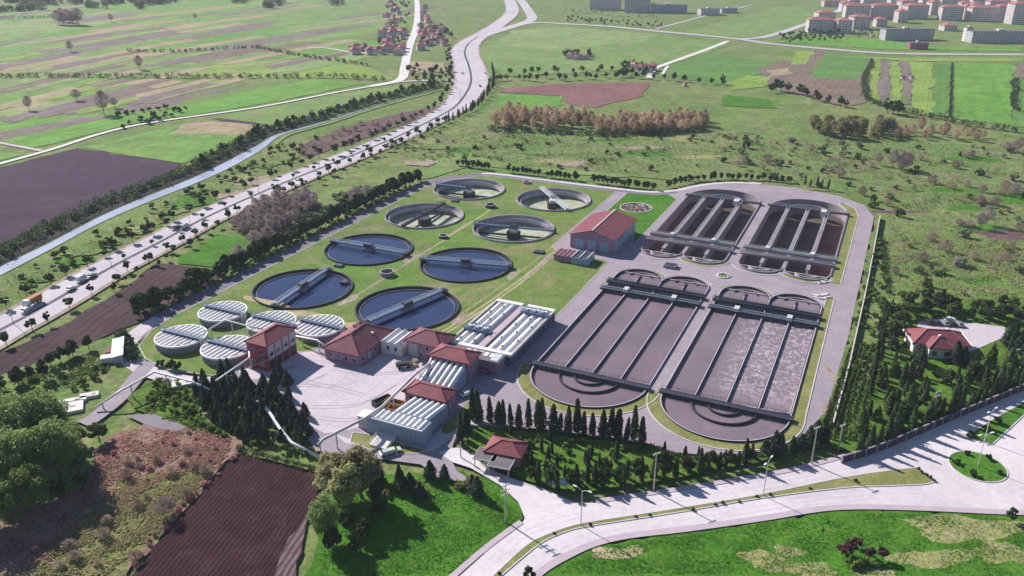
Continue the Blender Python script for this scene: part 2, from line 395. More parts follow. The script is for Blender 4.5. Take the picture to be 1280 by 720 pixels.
def dup(root, loc, rz=0.0, sc=1.0, label=None, group=None):
    """copy a thing with its parts and sub-parts"""
    r = root.copy(); COL.objects.link(r); r.location = (loc[0], loc[1], loc[2] if len(loc) > 2 else 0.0); r.rotation_euler = (0, 0, rz)
    r.scale = (sc, sc, sc) if isinstance(sc, (int, float)) else sc
    if label: r['label'] = label
    if group: r['group'] = group
    if root.name not in KIDS: KIDS[root.name] = [(ch, list(ch.children)) for ch in root.children]
    for ch, sub in KIDS[root.name]:
        c = ch.copy(); COL.objects.link(c); c.parent = r
        for g in sub:
            d = g.copy(); COL.objects.link(d); d.parent = c
    return r

def dense(poly, step, jit=0.0, closed=True):
    """subdivide an outline and roughen it"""
    out = []; n = len(poly)
    for i in range(n if closed else n - 1):
        a = poly[i]; b = poly[(i + 1) % n]; L = math.hypot(b[0] - a[0], b[1] - a[1]); m = max(1, int(L / step))
        for j in range(m):
            t = j / m; x = a[0] + (b[0] - a[0]) * t; y = a[1] + (b[1] - a[1]) * t
            if jit and (j or jit > 0.8): x += random.gauss(0, jit); y += random.gauss(0, jit)
            out.append((x, y))
    if not closed: out.append(poly[-1])
    return out
ZL = [-0.62]; ZSTEP = [0.002]
def sheet(name, poly, mat, holes=(), z=None, jit=0.0, step=3.0, kind='structure', parent=None):
    if z is None: ZL[0] += ZSTEP[0]; z = ZL[0]
    if jit: poly = dense(poly, step, jit)
    cx = sum(p[0] for p in poly) / len(poly); cy = sum(p[1] for p in poly) / len(poly)
    vs = []; faces = []
    for q in [poly] + list(holes):
        if sum(a[0] * b[1] - b[0] * a[1] for a, b in zip(q, list(q[1:]) + [q[0]])) < 0: q = list(q)[::-1]
        faces.append(list(range(len(vs), len(vs) + len(q)))); vs += [Vector((p[0] - cx, p[1] - cy)) for p in q]
    V, E, F, ov, oe, of = delaunay_2d_cdt(vs, [], faces, 1 if not holes else 0, 1e-4)
    keep = [f for f, o in zip(F, of) if 0 in o and not any(h in o for h in range(1, len(faces)))] if holes else [f for f, o in zip(F, of) if o]
    fl = []
    for f in keep:
        a, b, c = (V[i] for i in f[:3])
        fl.append(tuple(f) if (b - a).cross(c - a) > 0 else tuple(f)[::-1])
    me = bpy.data.meshes.new(name); me.from_pydata([(v.x + cx, v.y + cy, z) for v in V], [], fl)
    me.materials.append(MATS[mat]); me.update()
    o = link(name, me, parent)
    if kind and parent is None: o['kind'] = kind
    return o
def smooth_line(pts, k=8):
    """Catmull-Rom through the points"""
    P = [pts[0]] + list(pts) + [pts[-1]]; out = []
    for i in range(1, len(P) - 2):
        p0, p1, p2, p3 = P[i - 1], P[i], P[i + 1], P[i + 2]
        for j in range(k):
            t = j / k
            out.append(tuple(0.5 * ((2 * p1[a]) + (-p0[a] + p2[a]) * t + (2 * p0[a] - 5 * p1[a] + 4 * p2[a] - p3[a]) * t * t + (-p0[a] + 3 * p1[a] - 3 * p2[a] + p3[a]) * t ** 3) for a in (0, 1)))
    out.append(tuple(pts[-1])); return out
def normals(line, closed=False):
    n = len(line); out = []
    for i in range(n):
        a = line[(i - 1) % n if closed else max(i - 1, 0)]; b = line[(i + 1) % n if closed else min(i + 1, n - 1)]
        dx, dy = b[0] - a[0], b[1] - a[1]; L = math.hypot(dx, dy) or 1; out.append((-dy / L, dx / L))
    return out
def offset(line, d, closed=False):
    return [(p[0] + n[0] * d, p[1] + n[1] * d) for p, n in zip(line, normals(line, closed))]
def ribbon(name, line, half, mat, z=None, shift=0.0, kind='structure'):
    """road or path along a line; half may be a number or one per point"""
    if z is None: ZL[0] += ZSTEP[0]; z = ZL[0]
    h = [half] * len(line) if isinstance(half, (int, float)) else half
    nn = normals(line)
    vs = []
    for p, n, hw in zip(line, nn, h):
        vs += [(p[0] + n[0] * (shift + hw), p[1] + n[1] * (shift + hw), z), (p[0] + n[0] * (shift - hw), p[1] + n[1] * (shift - hw), z)]
    fs = [(2 * i + 1, 2 * i + 3, 2 * i + 2, 2 * i) for i in range(len(line) - 1)]
    o = MB().add(vs, fs).build(name, mat)
    if kind: o['kind'] = kind
    return o
def kerb(outline, width=0.35, h=0.14, mat='kerb_stone', closed=True, name='kerb', z=0.0):
    o = MB().ring(offset(outline, -width / 2, closed), offset(outline, width / 2, closed), -0.3, max(0.0, ZL[0]) + h, closed=closed).build(name, mat)
    o['kind'] = 'structure'; return o
def along(line, spacing, start=0.0):
    """points and headings at even spacing on a polyline"""
    out = []; acc = start
    for a, b in zip(line, line[1:]):
        L = math.hypot(b[0] - a[0], b[1] - a[1])
        while acc < L:
            t = acc / L; out.append((a[0] + (b[0] - a[0]) * t, a[1] + (b[1] - a[1]) * t, math.atan2(b[1] - a[1], b[0] - a[0]))); acc += spacing
        acc -= L
    return out
def inside(poly, x, y):
    c = False; n = len(poly)
    for i in range(n):
        x1, y1 = poly[i]; x2, y2 = poly[i - 1]
        if (y1 > y) != (y2 > y) and x < (x2 - x1) * (y - y1) / (y2 - y1) + x1: c = not c
    return c
def scatter(poly, n, mind=0.0, tries=30):
    xs = [p[0] for p in poly]; ys = [p[1] for p in poly]; out = []; k2 = 0
    while len(out) < n and k2 < n * tries:
        k2 += 1; x = random.uniform(min(xs), max(xs)); y = random.uniform(min(ys), max(ys))
        if inside(poly, x, y) and (mind == 0 or all((x - a) ** 2 + (y - b) ** 2 > mind * mind for a, b in out)): out.append((x, y))
    return out
def ellipse(cx, cy, r, n=40): return [(cx + r * math.cos(2 * PI * i / n), cy + r * math.sin(2 * PI * i / n)) for i in range(n)]
def blob(c, rx, ry, rz=0.0, n=26, jag=0.22):
    out = []
    ph = [random.uniform(0, 6.28) for _ in range(4)]
    for i in range(n):
        a = 2 * PI * i / n; r = 1 + jag * (math.sin(2 * a + ph[0]) * 0.5 + math.sin(3 * a + ph[1]) * 0.5 + math.sin(5 * a + ph[2]) * 0.35) + random.gauss(0, jag * 0.25)
        x, y = rx * r * math.cos(a), ry * r * math.sin(a)
        out.append((c[0] + x * math.cos(rz) - y * math.sin(rz), c[1] + x * math.sin(rz) + y * math.cos(rz)))
    return out
# ================================================================== THE SETTING
BW, BL = 37.4, 84.0                        # basin width and straight length
def basin_outline(mirror=False, u0=0.0, n=22):
    """long tank: one wide round end, two smaller lobes at the other; plant grid, counter-clockwise"""
    R = BW / 2; r = BW / 4; pts = []
    for i in range(n * 2 + 1):                 # wide round end
        a = PI + PI * i / (n * 2); pts.append((R + R * math.cos(a), R * math.sin(a)))
    for cx in (3 * r, r):
        for i in range(n + 1):
            a = PI * i / n; pts.append((cx + r * math.cos(a), BL + r * math.sin(a)))
    if mirror: pts = [(p[0], 204.0 - p[1]) for p in pts][::-1]
    clean = []
    for p in pts:
        if not clean or math.hypot(p[0] - clean[-1][0], p[1] - clean[-1][1]) > 0.05: clean.append(p)
    return [(p[0] + u0, p[1]) for p in clean]
BASINS = {'C': (False, 0.0), 'D': (False, 42.2), 'A': (True, 0.0), 'B': (True, 42.2)}
OUTL = {k: basin_outline(*v) for k, v in BASINS.items()}
CLAR = [(-60.6, 20.6, 'full'), (-60.9, 68.0, 'full'), (-61.6, 117.8, 'empty'), (-61.6, 167.8, 'empty'),
        (-107.2, 19.0, 'full'), (-108.2, 66.4, 'full'), (-109.4, 116.9, 'empty'), (-110.2, 166.1, 'empty')]
CR = 19.3
HOLES = [UP(offset(o, 0.35, True)) for o in OUTL.values()] + [ellipse(*U(u, v), CR - 0.3, 48) for u, v, _ in CLAR]

CANAL_T = smooth_line(GP([(-60, 360), (0, 330), (62, 300), (120, 270), (175, 246), (252, 215), (320, 180), (345, 166.4), (400, 151.6), (470, 130.2), (560, 106.8)]), 6)
CANAL_B = smooth_line(GP([(-60, 375), (0, 343), (62, 311), (120, 280), (175, 255.5), (270, 217), (325, 187.5), (352, 168), (404, 153), (472, 131.5), (560, 107.5)]), 6)
canal_poly = CANAL_T + CANAL_B[::-1]
core = UP([(-131, -3), (-131, 193), (-20, 198), (0, 215), (40, 236), (78, 222), (88, 200), (87, 8), (80, -12), (40, -24), (0, -14), (-6, -3)])
sheet('ground', [(-4000, -300), (4000, -300), (4000, 9000), (-4000, 9000)], 'wild_grass', holes=[core, canal_poly], z=-0.64)
sheet('canal_water', offset(canal_poly, 1.5, True), 'canal_water', z=-0.78)
cb = MB()
for L in (CANAL_T, CANAL_B):
    cb.ring(offset(L, 0.25), offset(L, -0.25), -1.5, -0.45, closed=False)
cb.build('canal_bank', 'scrub_floor')['kind'] = 'structure'

# ---- far fields, listed roughly from the horizon towards the plant
def fdir(a, b):
    p, q = G(*a), G(*b); L = math.hypot(q[0] - p[0], q[1] - p[1]); return ((q[0] - p[0]) / L, (q[1] - p[1]) / L)
DL = fdir((0, 150), (240, 100)); DR = fdir((1190, 148), (1190, 80)); DV = fdir((213, 660), (300, 566)); DP = fdir((0, 468), (190, 330)); DC = fdir((0, 250), (230, 204))
ground_mat('pink_heath', [(0.150, 0.075, 0.092), (0.140, 0.090, 0.090), (0.130, 0.105, 0.070)], 0.02, 0.07, 0.5, bump=0.8, bdist=0.5, dark=0.6)
ground_mat('crop_green', [(0.122, 0.240, 0.050), (0.150, 0.250, 0.058), (0.105, 0.205, 0.048)], 0.008, 0.03, 0.3, rows=(DL, 14.0), rowamp=0.22, bump=0.2, dark=0.8)
ground_mat('crop_bright', [(0.108, 0.255, 0.036), (0.140, 0.265, 0.046), (0.098, 0.215, 0.036)], 0.008, 0.03, 0.3, rows=(DL, 11.0), rowamp=0.2, bump=0.2, dark=0.8)
ground_mat('crop_pale', [(0.190, 0.260, 0.095), (0.215, 0.270, 0.105), (0.150, 0.220, 0.075)], 0.008, 0.03, 0.3, rows=(DL, 13.0), rowamp=0.25, bump=0.2, dark=0.8)
ground_mat('crop_lime', [(0.190, 0.280, 0.052), (0.215, 0.285, 0.066), (0.150, 0.240, 0.044)], 0.008, 0.04, 0.4, rows=(DR, 5.0), rowamp=0.2, bump=0.2, dark=0.8)
ground_mat('crop_strip', [(0.090, 0.200, 0.042), (0.108, 0.210, 0.048), (0.088, 0.180, 0.040)], 0.01, 0.05, 0.5, rows=(DR, 6.0), rowamp=0.18, bump=0.2, dark=0.8)
ground_mat('meadow_far', [(0.145, 0.230, 0.062), (0.175, 0.235, 0.078), (0.115, 0.200, 0.055), (0.200, 0.200, 0.105)], 0.007, 0.02, 0.3, bump=0.3, dark=0.75)
ground_mat('stubble_tan', [(0.330, 0.250, 0.165), (0.300, 0.235, 0.150), (0.230, 0.220, 0.110)], 0.01, 0.03, 0.3, rows=(DL, 10.0), rowamp=0.25, bump=0.2, dark=0.8)
ground_mat('soil_mauve', [(0.170, 0.125, 0.130), (0.200, 0.150, 0.145), (0.150, 0.135, 0.105)], 0.01, 0.03, 0.3, rows=(DL, 9.0), rowamp=0.25, bump=0.2, dark=0.8)
ground_mat('soil_brown', [(0.175, 0.118, 0.105), (0.205, 0.145, 0.115), (0.170, 0.150, 0.090)], 0.012, 0.04, 0.4, rows=(DR, 6.0), rowamp=0.3, bump=0.2, dark=0.75)
ground_mat('soil_red', [(0.185, 0.082, 0.090), (0.205, 0.100, 0.100), (0.165, 0.105, 0.095)], 0.012, 0.04, 0.4, bump=0.2, dark=0.8)
ground_mat('ploughed_far', [(0.044, 0.021, 0.048), (0.056, 0.028, 0.058), (0.056, 0.036, 0.056)], 0.01, 0.03, 0.5, rows=(DC, 4.0), rowamp=0.3, rowcol=(0.042, 0.022, 0.046), bump=0.4, dark=0.75)
ground_mat('ploughed_mid', [(0.056, 0.027, 0.038), (0.072, 0.038, 0.047), (0.105, 0.062, 0.064)], 0.015, 0.05, 0.9, rows=(DP, 3.4), rowamp=0.4, rowcol=(0.060, 0.036, 0.046), bump=0.5, dark=0.7)
ground_mat('ploughed_near', [(0.036, 0.0125, 0.020), (0.046, 0.017, 0.025), (0.060, 0.029, 0.034)], 0.03, 0.15, 1.6, rows=(DV, 1.15), rowamp=0.17, rowcol=(0.024, 0.010, 0.018), bump=0.5, bdist=0.2, dark=0.6)
ground_mat('ploughed_edge', [(0.175, 0.120, 0.125), (0.150, 0.095, 0.105), (0.200, 0.150, 0.145)], 0.03, 0.15, 1.6, rows=(DV, 1.5), rowamp=0.6, rowcol=(0.075, 0.045, 0.055), bump=0.8, bdist=0.3, dark=0.6)
FIELDS = [
 ('crop_green', [(-120, 14), (215, 2), (330, -4), (520, -6), (515, 30), (420, 50), (320, 60), (230, 62), (0, 96), (-120, 90)]),
 ('crop_pale', [(-60, 25), (100, 28), (215, 32), (225, 30), (100, 45), (-60, 50)]),
 ('crop_pale', [(105, 20), (200, 14), (215, 24), (130, 31), (104, 32)]),
 ('soil_mauve', [(70, 50), (130, 42), (222, 31), (224, 36), (150, 46), (100, 54)]),
 ('meadow_far', [(225, 8), (400, 0), (515, -2), (510, 24), (440, 42), (330, 30), (240, 30)]),
 ('crop_green', [(-60, 54), (100, 54), (160, 47), (270, 35), (262, 39), (150, 58), (-60, 84)]),
 ('stubble_tan', [(-60, 86), (60, 70), (150, 57), (230, 42), (272, 36), (190, 60), (90, 80), (0, 94), (-60, 95)]),
 ('crop_green', [(190, 60), (250, 44), (330, 38), (430, 36), (440, 40), (330, 52), (220, 62)]),
 ('soil_mauve', [(240, 64), (330, 48), (430, 32), (440, 36), (335, 54), (262, 66)]),
 ('soil_mauve', [(45, 92), (100, 79), (165, 64), (112, 79), (52, 93)]),
 ('stubble_tan', [(50, 92), (170, 64), (225, 62), (150, 80), (82, 93)]),
 ('meadow_far', [(90, 93), (222, 66), (322, 60), (250, 78), (172, 95)]),
 ('dry_grass', [(200, 88.5), (300, 73.5), (320, 72), (250, 85), (215, 89.5)]),
 ('crop_lime', [(170, 95), (300, 76), (420, 72), (462, 84), (490, 98), (360, 95.5)]),
 ('crop_bright', [(330, 70), (400, 52), (500, 50), (506, 60), (470, 66), (400, 70)]),
 ('meadow_far', [(-120, 99), (230, 100), (150, 116), (-120, 150)]),
 ('soil_mauve', [(100, 121), (230, 102.5), (226, 104.5), (112, 124.5)]),
 ('crop_green', [(-120, 152), (0, 132), (110, 125), (222, 105), (300, 102.5), (160, 130), (0, 149), (-120, 176)]),
 ('dry_grass', [(20, 132), (90, 127), (70, 132), (10, 138)]),
 ('soil_mauve', [(140, 136), (290, 107), (312, 105), (230, 123), (210, 133), (152, 140)]),
 ('crop_bright', [(-120, 180), (0, 149), (140, 139), (100, 149), (0, 164), (-120, 190)]),
 ('soil_mauve', [(-120, 196), (0, 165), (100, 146), (152, 142), (100, 153), (0, 174), (-120, 206)]),
 ('crop_bright', [(0, 176), (130, 148), (210, 135), (320, 111), (390, 98), (455, 104), (320, 131), (165, 154), (62, 180), (40, 185)]),
 ('crop_green', [(-120, 210), (0, 190), (30, 192), (0, 201), (-120, 224)]),
 ('ploughed_far', [(-140, 248), (0, 208), (98, 184), (160, 194), (228, 204), (192, 232), (150, 252), (0, 305), (-140, 360)]),
 ('crop_green', [(101, 183), (235, 153), (330, 154), (292, 180), (230, 203), (160, 193)]),
 ('stubble_tan', [(212, 166), (238, 152), (312, 151), (330, 156), (300, 168)]),
 ('ploughed_far', [(262, 148), (300, 149), (352, 152), (335, 158)]),
 ('meadow_far', [(322, 136), (500, 105), (556, 105), (470, 128), (395, 150), (345, 158), (320, 152), (262, 147)]),
 ('stubble_tan', [(450, 126), (466, 122), (470, 127), (452, 129)]),
 ('pink_heath', [(362, 186), (430, 158), (520, 136), (552, 132), (520, 150), (450, 174), (385, 196)]),
 ('dirt', [(268, 238), (300, 224), (336, 218), (345, 224), (300, 240), (272, 248)]),
 ('stubble_tan', [(506, 76), (556, 78), (558, 88), (508, 92)]),
 ('meadow_far', [(598, 60), (652, 36), (700, 33), (820, 42), (912, 54), (885, 66), (830, 82), (700, 92), (612, 96)]),
 ('crop_pale', [(640, 38), (700, 33), (820, 42), (800, 52), (690, 62), (620, 56)]),
 ('soil_red', [(628, 110), (700, 104), (816, 102), (800, 120), (742, 134), (706, 128), (705, 119), (622, 115)]),
 ('crop_bright', [(622, 117), (704, 120), (702, 131), (660, 138), (626, 134)]),
 ('crop_strip', [(836, 82), (884, 67), (975, 78), (958, 88), (910, 106), (846, 98)]),
 ('soil_brown', [(950, 84), (1030, 62), (1090, 72), (1084, 128), (1060, 132), (980, 112), (955, 100)]),
 ('crop_lime', [(996, 64), (1022, 62), (1006, 80), (990, 80)]),
 ('stubble_tan', [(958, 88), (985, 84), (990, 92), (962, 96)]),
 ('crop_lime', [(903, 104), (935, 94), (962, 96), (955, 108), (915, 112)]),
 ('crop_strip', [(1010, 95), (1030, 65), (1090, 71), (1071, 100)]),
 ('crop_lime', [(1091, 71), (1101, 72), (1097, 128), (1086, 129)]),
 ('soil_mauve', [(1102, 74), (1112, 77), (1114, 127), (1098, 127)]),
 ('crop_lime', [(1113, 77), (1126, 76), (1127, 130), (1115, 128)]),
 ('soil_mauve', [(1127, 72), (1137, 72), (1141, 130), (1129, 130)]),
 ('crop_lime', [(1139, 76), (1167, 78), (1167, 143), (1142, 140)]),
 ('crop_strip', [(1168, 78), (1189, 80), (1187, 146), (1168, 144)]),
 ('crop_bright', [(1191, 79), (1269, 79), (1264, 156), (1190, 147)]),
 ('crop_strip', [(1271, 98), (1420, 98), (1420, 165), (1268, 158)]),
 ('soil_brown', [(1271, 79), (1420, 80), (1420, 97), (1271, 97)]),
 ('crop_lime', [(1040, 70), (1140, 72), (1280, 72), (1280, 77), (1140, 76)]),
 ('meadow_far', [(845, 42), (975, 8), (1040, 12), (1000, 36), (955, 47), (925, 46)]),
 ('crop_bright', [(1010, 44), (1090, 48), (1180, 58), (1280, 58), (1280, 64), (1120, 62), (970, 52)]),
 ('lush_grass', [(905, 118), (960, 124), (975, 135), (900, 132)]),
 ('meadow_far', [(520, 225), (560, 190), (700, 180), (870, 205), (840, 222), (700, 218), (600, 205)]),
 ('scrub_floor', [(480, 170), (560, 165), (900, 160), (1290, 185), (1400, 200), (1400, 330), (1110, 300), (1060, 240), (860, 225), (640, 205)]),
 ('wild_grass', [(1100, 270), (1290, 300), (1400, 320), (1400, 440), (1250, 400), (1090, 390)]),
 ('ploughed_mid', [(-80, 500), (0, 440), (90, 400), (150, 362), (196, 328), (286, 337), (250, 362), (215, 384), (125, 422), (62, 446), (0, 468)]),
 ('lush_grass', [(222, 322), (272, 292), (345, 300), (322, 318), (288, 336), (220, 328)]),
 ('pink_heath', [(285, 285), (330, 250), (392, 244), (400, 262), (346, 298)]),
 ('meadow_far', [(392, 246), (430, 232), (470, 240), (440, 262), (400, 270)]),
]
_strips = []
for _ in range(120):
    y0 = random.uniform(8, 150); x0 = random.uniform(-40, 380 if y0 < 92 else max(30, 340 - (y0 - 92) * 5)); w2 = random.uniform(50, 170); hgt = random.uniform(0.7, 1.7) * (1 + y0 * 0.018)
    if 93 < y0 < 101: continue
    sl = 0.09 + 0.0011 * y0
    _strips.append((y0, random.choice(['soil_mauve', 'soil_mauve', 'dry_grass', 'crop_pale', 'crop_bright', 'crop_bright', 'crop_lime', 'stubble_tan', 'stubble_tan', 'meadow_far', 'soil_brown']), [(x0, y0), (x0 + w2, y0 - w2 * sl), (x0 + w2 + 16, y0 - w2 * sl + hgt * 0.35), (x0 + 12, y0 + hgt)]))
_strips.sort(key=lambda a: a[0])
_k = [i for i, f in enumerate(FIELDS) if f[0] == 'ploughed_far'][0]
FIELDS[_k - 2:_k - 2] = [(m, px) for y0, m, px in _strips if y0 - px[1][1] + px[3][1] < 400]
for mt, px in FIELDS:
    poly = GP(px); d = max(p[1] for p in poly)
    sheet('field', poly, mt, jit=0.4 + d * 0.0012, step=4 + d * 0.012)

# ---- near ground left and front of the plant
NEAR = [
 ('meadow', 'scrub_floor', [(0, 470), (62, 448), (125, 424), (165, 412), (178, 440), (190, 458), (130, 510), (95, 530), (-60, 560), (-60, 500)]),
 ('meadow', 'garden_grass', [(196, 470), (240, 478), (250, 520), (300, 548), (290, 562), (240, 535), (180, 515), (158, 498)]),
 ('heath', 'red_scrub_floor', [(130, 548), (180, 530), (260, 536), (302, 548), (292, 568), (262, 600), (212, 660), (140, 740), (-80, 760), (-80, 640), (60, 630), (110, 600)]),
 ('heath', 'olive_scrub_floor', [(150, 600), (220, 585), (265, 590), (205, 662), (130, 745), (60, 745), (70, 690), (120, 640)]),
 ('field', 'ploughed_near', [(300, 566), (346, 577), (398, 593), (402, 606), (386, 650), (362, 740), (130, 752), (213, 660), (262, 602)]),
 ('field', 'ploughed_edge', [(384, 640), (376, 690), (360, 740), (325, 742), (350, 695)]),
 ('meadow', 'lush_grass', [(408, 600), (470, 592), (560, 590), (606, 596), (622, 606), (644, 626), (654, 648), (620, 676), (578, 716), (540, 760), (380, 760), (392, 690)]),
 ('meadow', 'lush_grass', [(660, 740), (712, 695), (760, 680), (854, 665), (954, 650), (1041, 637), (1137, 637), (1420, 643), (1420, 800), (660, 800)]),
 ('meadow', 'scrub_floor', [(1090, 290), (1100, 285), (1118, 400), (1100, 460), (1060, 560), (1012, 560), (1034, 505), (1062, 420)]),
 ('lawn', 'garden_grass', [(1100, 385), (1180, 372), (1290, 385), (1400, 400), (1400, 440), (1280, 474), (1140, 536), (1070, 566), (1040, 560), (1070, 500), (1104, 440)]),
]
def dryblob(px, py, rx, ry, mt='dry_grass'):
    a = G(px, py); b = G(px + rx, py); c2 = G(px, py - ry)
    sheet('dry_patch', blob(a, b[0] - a[0], c2[1] - a[1], 0, 40, 0.3), mt)
for _ in range(26):
    x, y = random.uniform(900, 1275), random.uniform(170, 370)
    if x < 1100 and y > 225: continue
    dryblob(x, y, random.uniform(10, 42), random.uniform(1.5, 6), random.choice(['dry_grass', 'olive_scrub_floor', 'lush_grass', 'pink_heath', 'scrub_floor', 'lush_grass']))
for _ in range(16):
    x, y = random.uniform(520, 900), random.uniform(172, 205)
    dryblob(x, y, random.uniform(14, 40), random.uniform(1.5, 4), random.choice(['dry_grass', 'lush_grass', 'scrub_floor', 'dirt']))
for _ in range(22):
    t = random.random(); x = 40 + 330 * t; y = 345 - 160 * t + random.uniform(-4, 12)
    dryblob(x, y, random.uniform(10, 26), random.uniform(2, 6), random.choice(['lush_grass', 'scrub_floor', 'dry_grass', 'garden_grass']))

ground_mat('bank_soil', [(0.045, 0.040, 0.034), (0.060, 0.050, 0.042), (0.050, 0.060, 0.030)], 0.05, 0.2, 0.8, bump=0.8, bdist=0.4, dark=0.5)
ribbon('canal_bank_slope', [a for a in offset(CANAL_T, 5.2) if a[1] < 620], 4.6, 'bank_soil')
# ---- public roads
MED = smooth_line(GP([(-70, 452), (0, 412), (32, 395), (75, 371), (115, 347), (155, 325), (200, 302), (250, 275), (295, 254), (360, 226), (435, 196), (495, 171), (545, 147), (570, 132), (585, 112), (589, 98), (586, 82), (581, 66), (586, 54), (602, 43), (622, 31), (640, 15), (637, 0), (630, -12)]), 10)
HALF = 9.4
def hw(line):                                  # the carriageways spread where the curve widens
    out = []
    for p in line:
        t = min(1.0, max(0.0, (p[1] - 620) / 160)); t2 = min(1.0, max(0.0, (p[1] - 1000) / 150)); out.append(HALF + 6.0 * t - 5.0 * t2)
    return out
ribbon('highway_verge', MED, [h + 2.2 for h in hw(MED)], 'dirt')
ribbon('highway', MED, hw(MED), 'road_far')
ribbon('median_strip', MED[:190], 1.0, 'concrete_dark')  # flat dark strip stands for the shaded side of a median barrier
RB = smooth_line(GP([(598, 46), (640, 33), (664, 24), (661, 14), (651, 0), (640, -14)]), 8)
ribbon('slip_road', RB, 8.0, 'road_far')
TOPR = smooth_line(GP([(640, 33), (668, 28), (715, 30), (765, 33), (820, 38.5), (890, 45), (928, 49), (960, 54), (1035, 61), (1120, 66.5), (1280, 68), (1420, 69)]), 6)
ribbon('road', TOPR, 6.5, 'road_far')
ribbon('median_strip', TOPR[30:], 0.8, 'meadow_far')
ribbon('road', smooth_line(GP([(928, 48), (960, 45), (1007, 30), (1040, 17), (1062, 6)]), 6), 5.5, 'road_far')
ribbon('lane', smooth_line(GP([(910, 51), (882, 62), (832, 80), (818, 86), (812, 97)]), 6), 3.2, 'farm_road')
ribbon('lane', smooth_line(GP([(835, 82), (828, 92)]), 6), 1.6, 'farm_road')
ribbon('lane', smooth_line(GP([(820, 36), (850, 28), (880, 20), (915, 12), (940, 6)]), 6), 2.6, 'road_far')
FARM = smooth_line(GP([(-90, 229), (0, 204), (60, 187.5), (165, 157), (320, 134), (415, 116), (480, 104.5), (496, 101), (504, 95), (506, 82), (512, 57), (519, 37), (521.5, 22), (521, 0), (518, -20)]), 8)
ribbon('farm_road', FARM, [2.0 + (2.6 if p[1] > 760 else 0) for p in FARM], 'farm_road')
ribbon('lane', GP([(494, 102), (520, 100.5), (570, 100)]), 2.0, 'farm_road')
ribbon('lane', GP([(-60, 172), (0, 178), (52, 188)]), 1.8, 'pavement')
ribbon('lane', smooth_line(GP([(385, 59), (410, 60), (440, 65), (462, 66)]), 4), 2.0, 'farm_road')
ribbon('canal_path', offset(CANAL_B, 4.5)[:] if False else [p for p in offset(CANAL_B, -5.0)[38:]], 1.3, 'crop_pale')

ZL[0] = max(ZL[0], -0.02); ZSTEP[0] = 0.003
for nm, mt, px in NEAR: sheet(nm, GP(px), mt, jit=0.7, step=3.0)
for a in [(1205, 660, 60, 18), (1165, 698, 52, 11), (1250, 690, 30, 16), (955, 700, 26, 12), (1010, 712, 36, 10), (1090, 716, 30, 6), (985, 690, 22, 7)]: dryblob(*a)
dryblob(764, 692, 24, 8, 'bare_tan'); dryblob(790, 688, 20, 5, 'dry_grass'); 
for a in [(1048, 480, 6, 26), (1040, 520, 8, 18)]: dryblob(*a, 'dirt')
# ---- front road, roundabout, islands
RU = smooth_line(GP([(530, 760), (575, 720), (618, 682), (652, 656)]), 6)
front_poly = (GP([(530, 765)]) + RU + GP([(656, 648), (648, 628), (624, 606), (608, 596), (590, 583), (578, 574), (590, 563), (604, 584), (640, 600), (690, 616), (716, 629), (745, 629), (800, 620), (854, 613), (920, 602), (987, 590), (1071, 569), (1141, 541), (1280, 484), (1460, 412), (1460, 640), (1280, 640), (1137, 634), (1041, 634), (954, 647), (854, 661), (790, 668), (747, 677), (710, 693), (668, 718), (630, 760)]))
ZL[0] += 0.055
sheet('road', front_poly, 'road_pale')
walkL = smooth_line(GP([(636, 762), (672, 719), (712, 694), (749, 678.5), (792, 669.5), (854, 662.5), (954, 648.5), (1041, 635.5), (1137, 635.5), (1280, 641.5), (1440, 642)]), 6)
ribbon('pavement', walkL, 0.95, 'pavement', z=ZL[0] + 0.11)
kerb(offset(walkL, 1.1), 0.25, 0.1, closed=False)
ribbon('pavement', smooth_line(GP([(512, 765), (560, 726), (604, 688), (640, 661), (652, 653)]), 6), 0.8, 'pavement', z=ZL[0] + 0.11)
ribbon('pavement', smooth_line(GP([(745, 627), (854, 611), (920, 600), (987, 588), (1071, 566.5)]), 6), 0.8, 'pavement', z=ZL[0] + 0.11)
mt_ = smooth_line(GP([(590, 745), (617, 720), (660, 681), (694, 665), (727, 655), (790, 645), (854, 635), (954, 618), (1054, 597.5), (1110, 589), (1147, 585)]), 6)
mb_ = smooth_line(GP([(600, 745), (627, 720), (674, 681), (700, 668), (727, 660), (790, 650), (854, 640), (954, 623), (1054, 610.5), (1110, 608), (1154, 606), (1170, 602)]), 6)
for L_, d_ in ((mt_, 2.2), (mt_, 3.9), (mb_, -2.6), (mb_, -4.3)): ribbon('wheel_track', offset(L_[6:-8], d_), 0.32, 'road_worn')
isl = [mt_ + mb_[::-1], [G(1207, 547), G(1241, 555.5), G(1262, 536), G(1290, 510), G(1340, 485), G(1330, 478), G(1280, 503), G(1237, 527)]]
ROUND_C = G(1222, 583.5)
isl.append(ellipse(*ROUND_C, G(1254.5, 583)[0] - ROUND_C[0], 44))
for p in isl:
    kerb(p, 0.3, 0.15); sheet('road_island', p, 'margin_grass' if p is isl[0] else 'lush_grass', z=ZL[0] + 0.1)

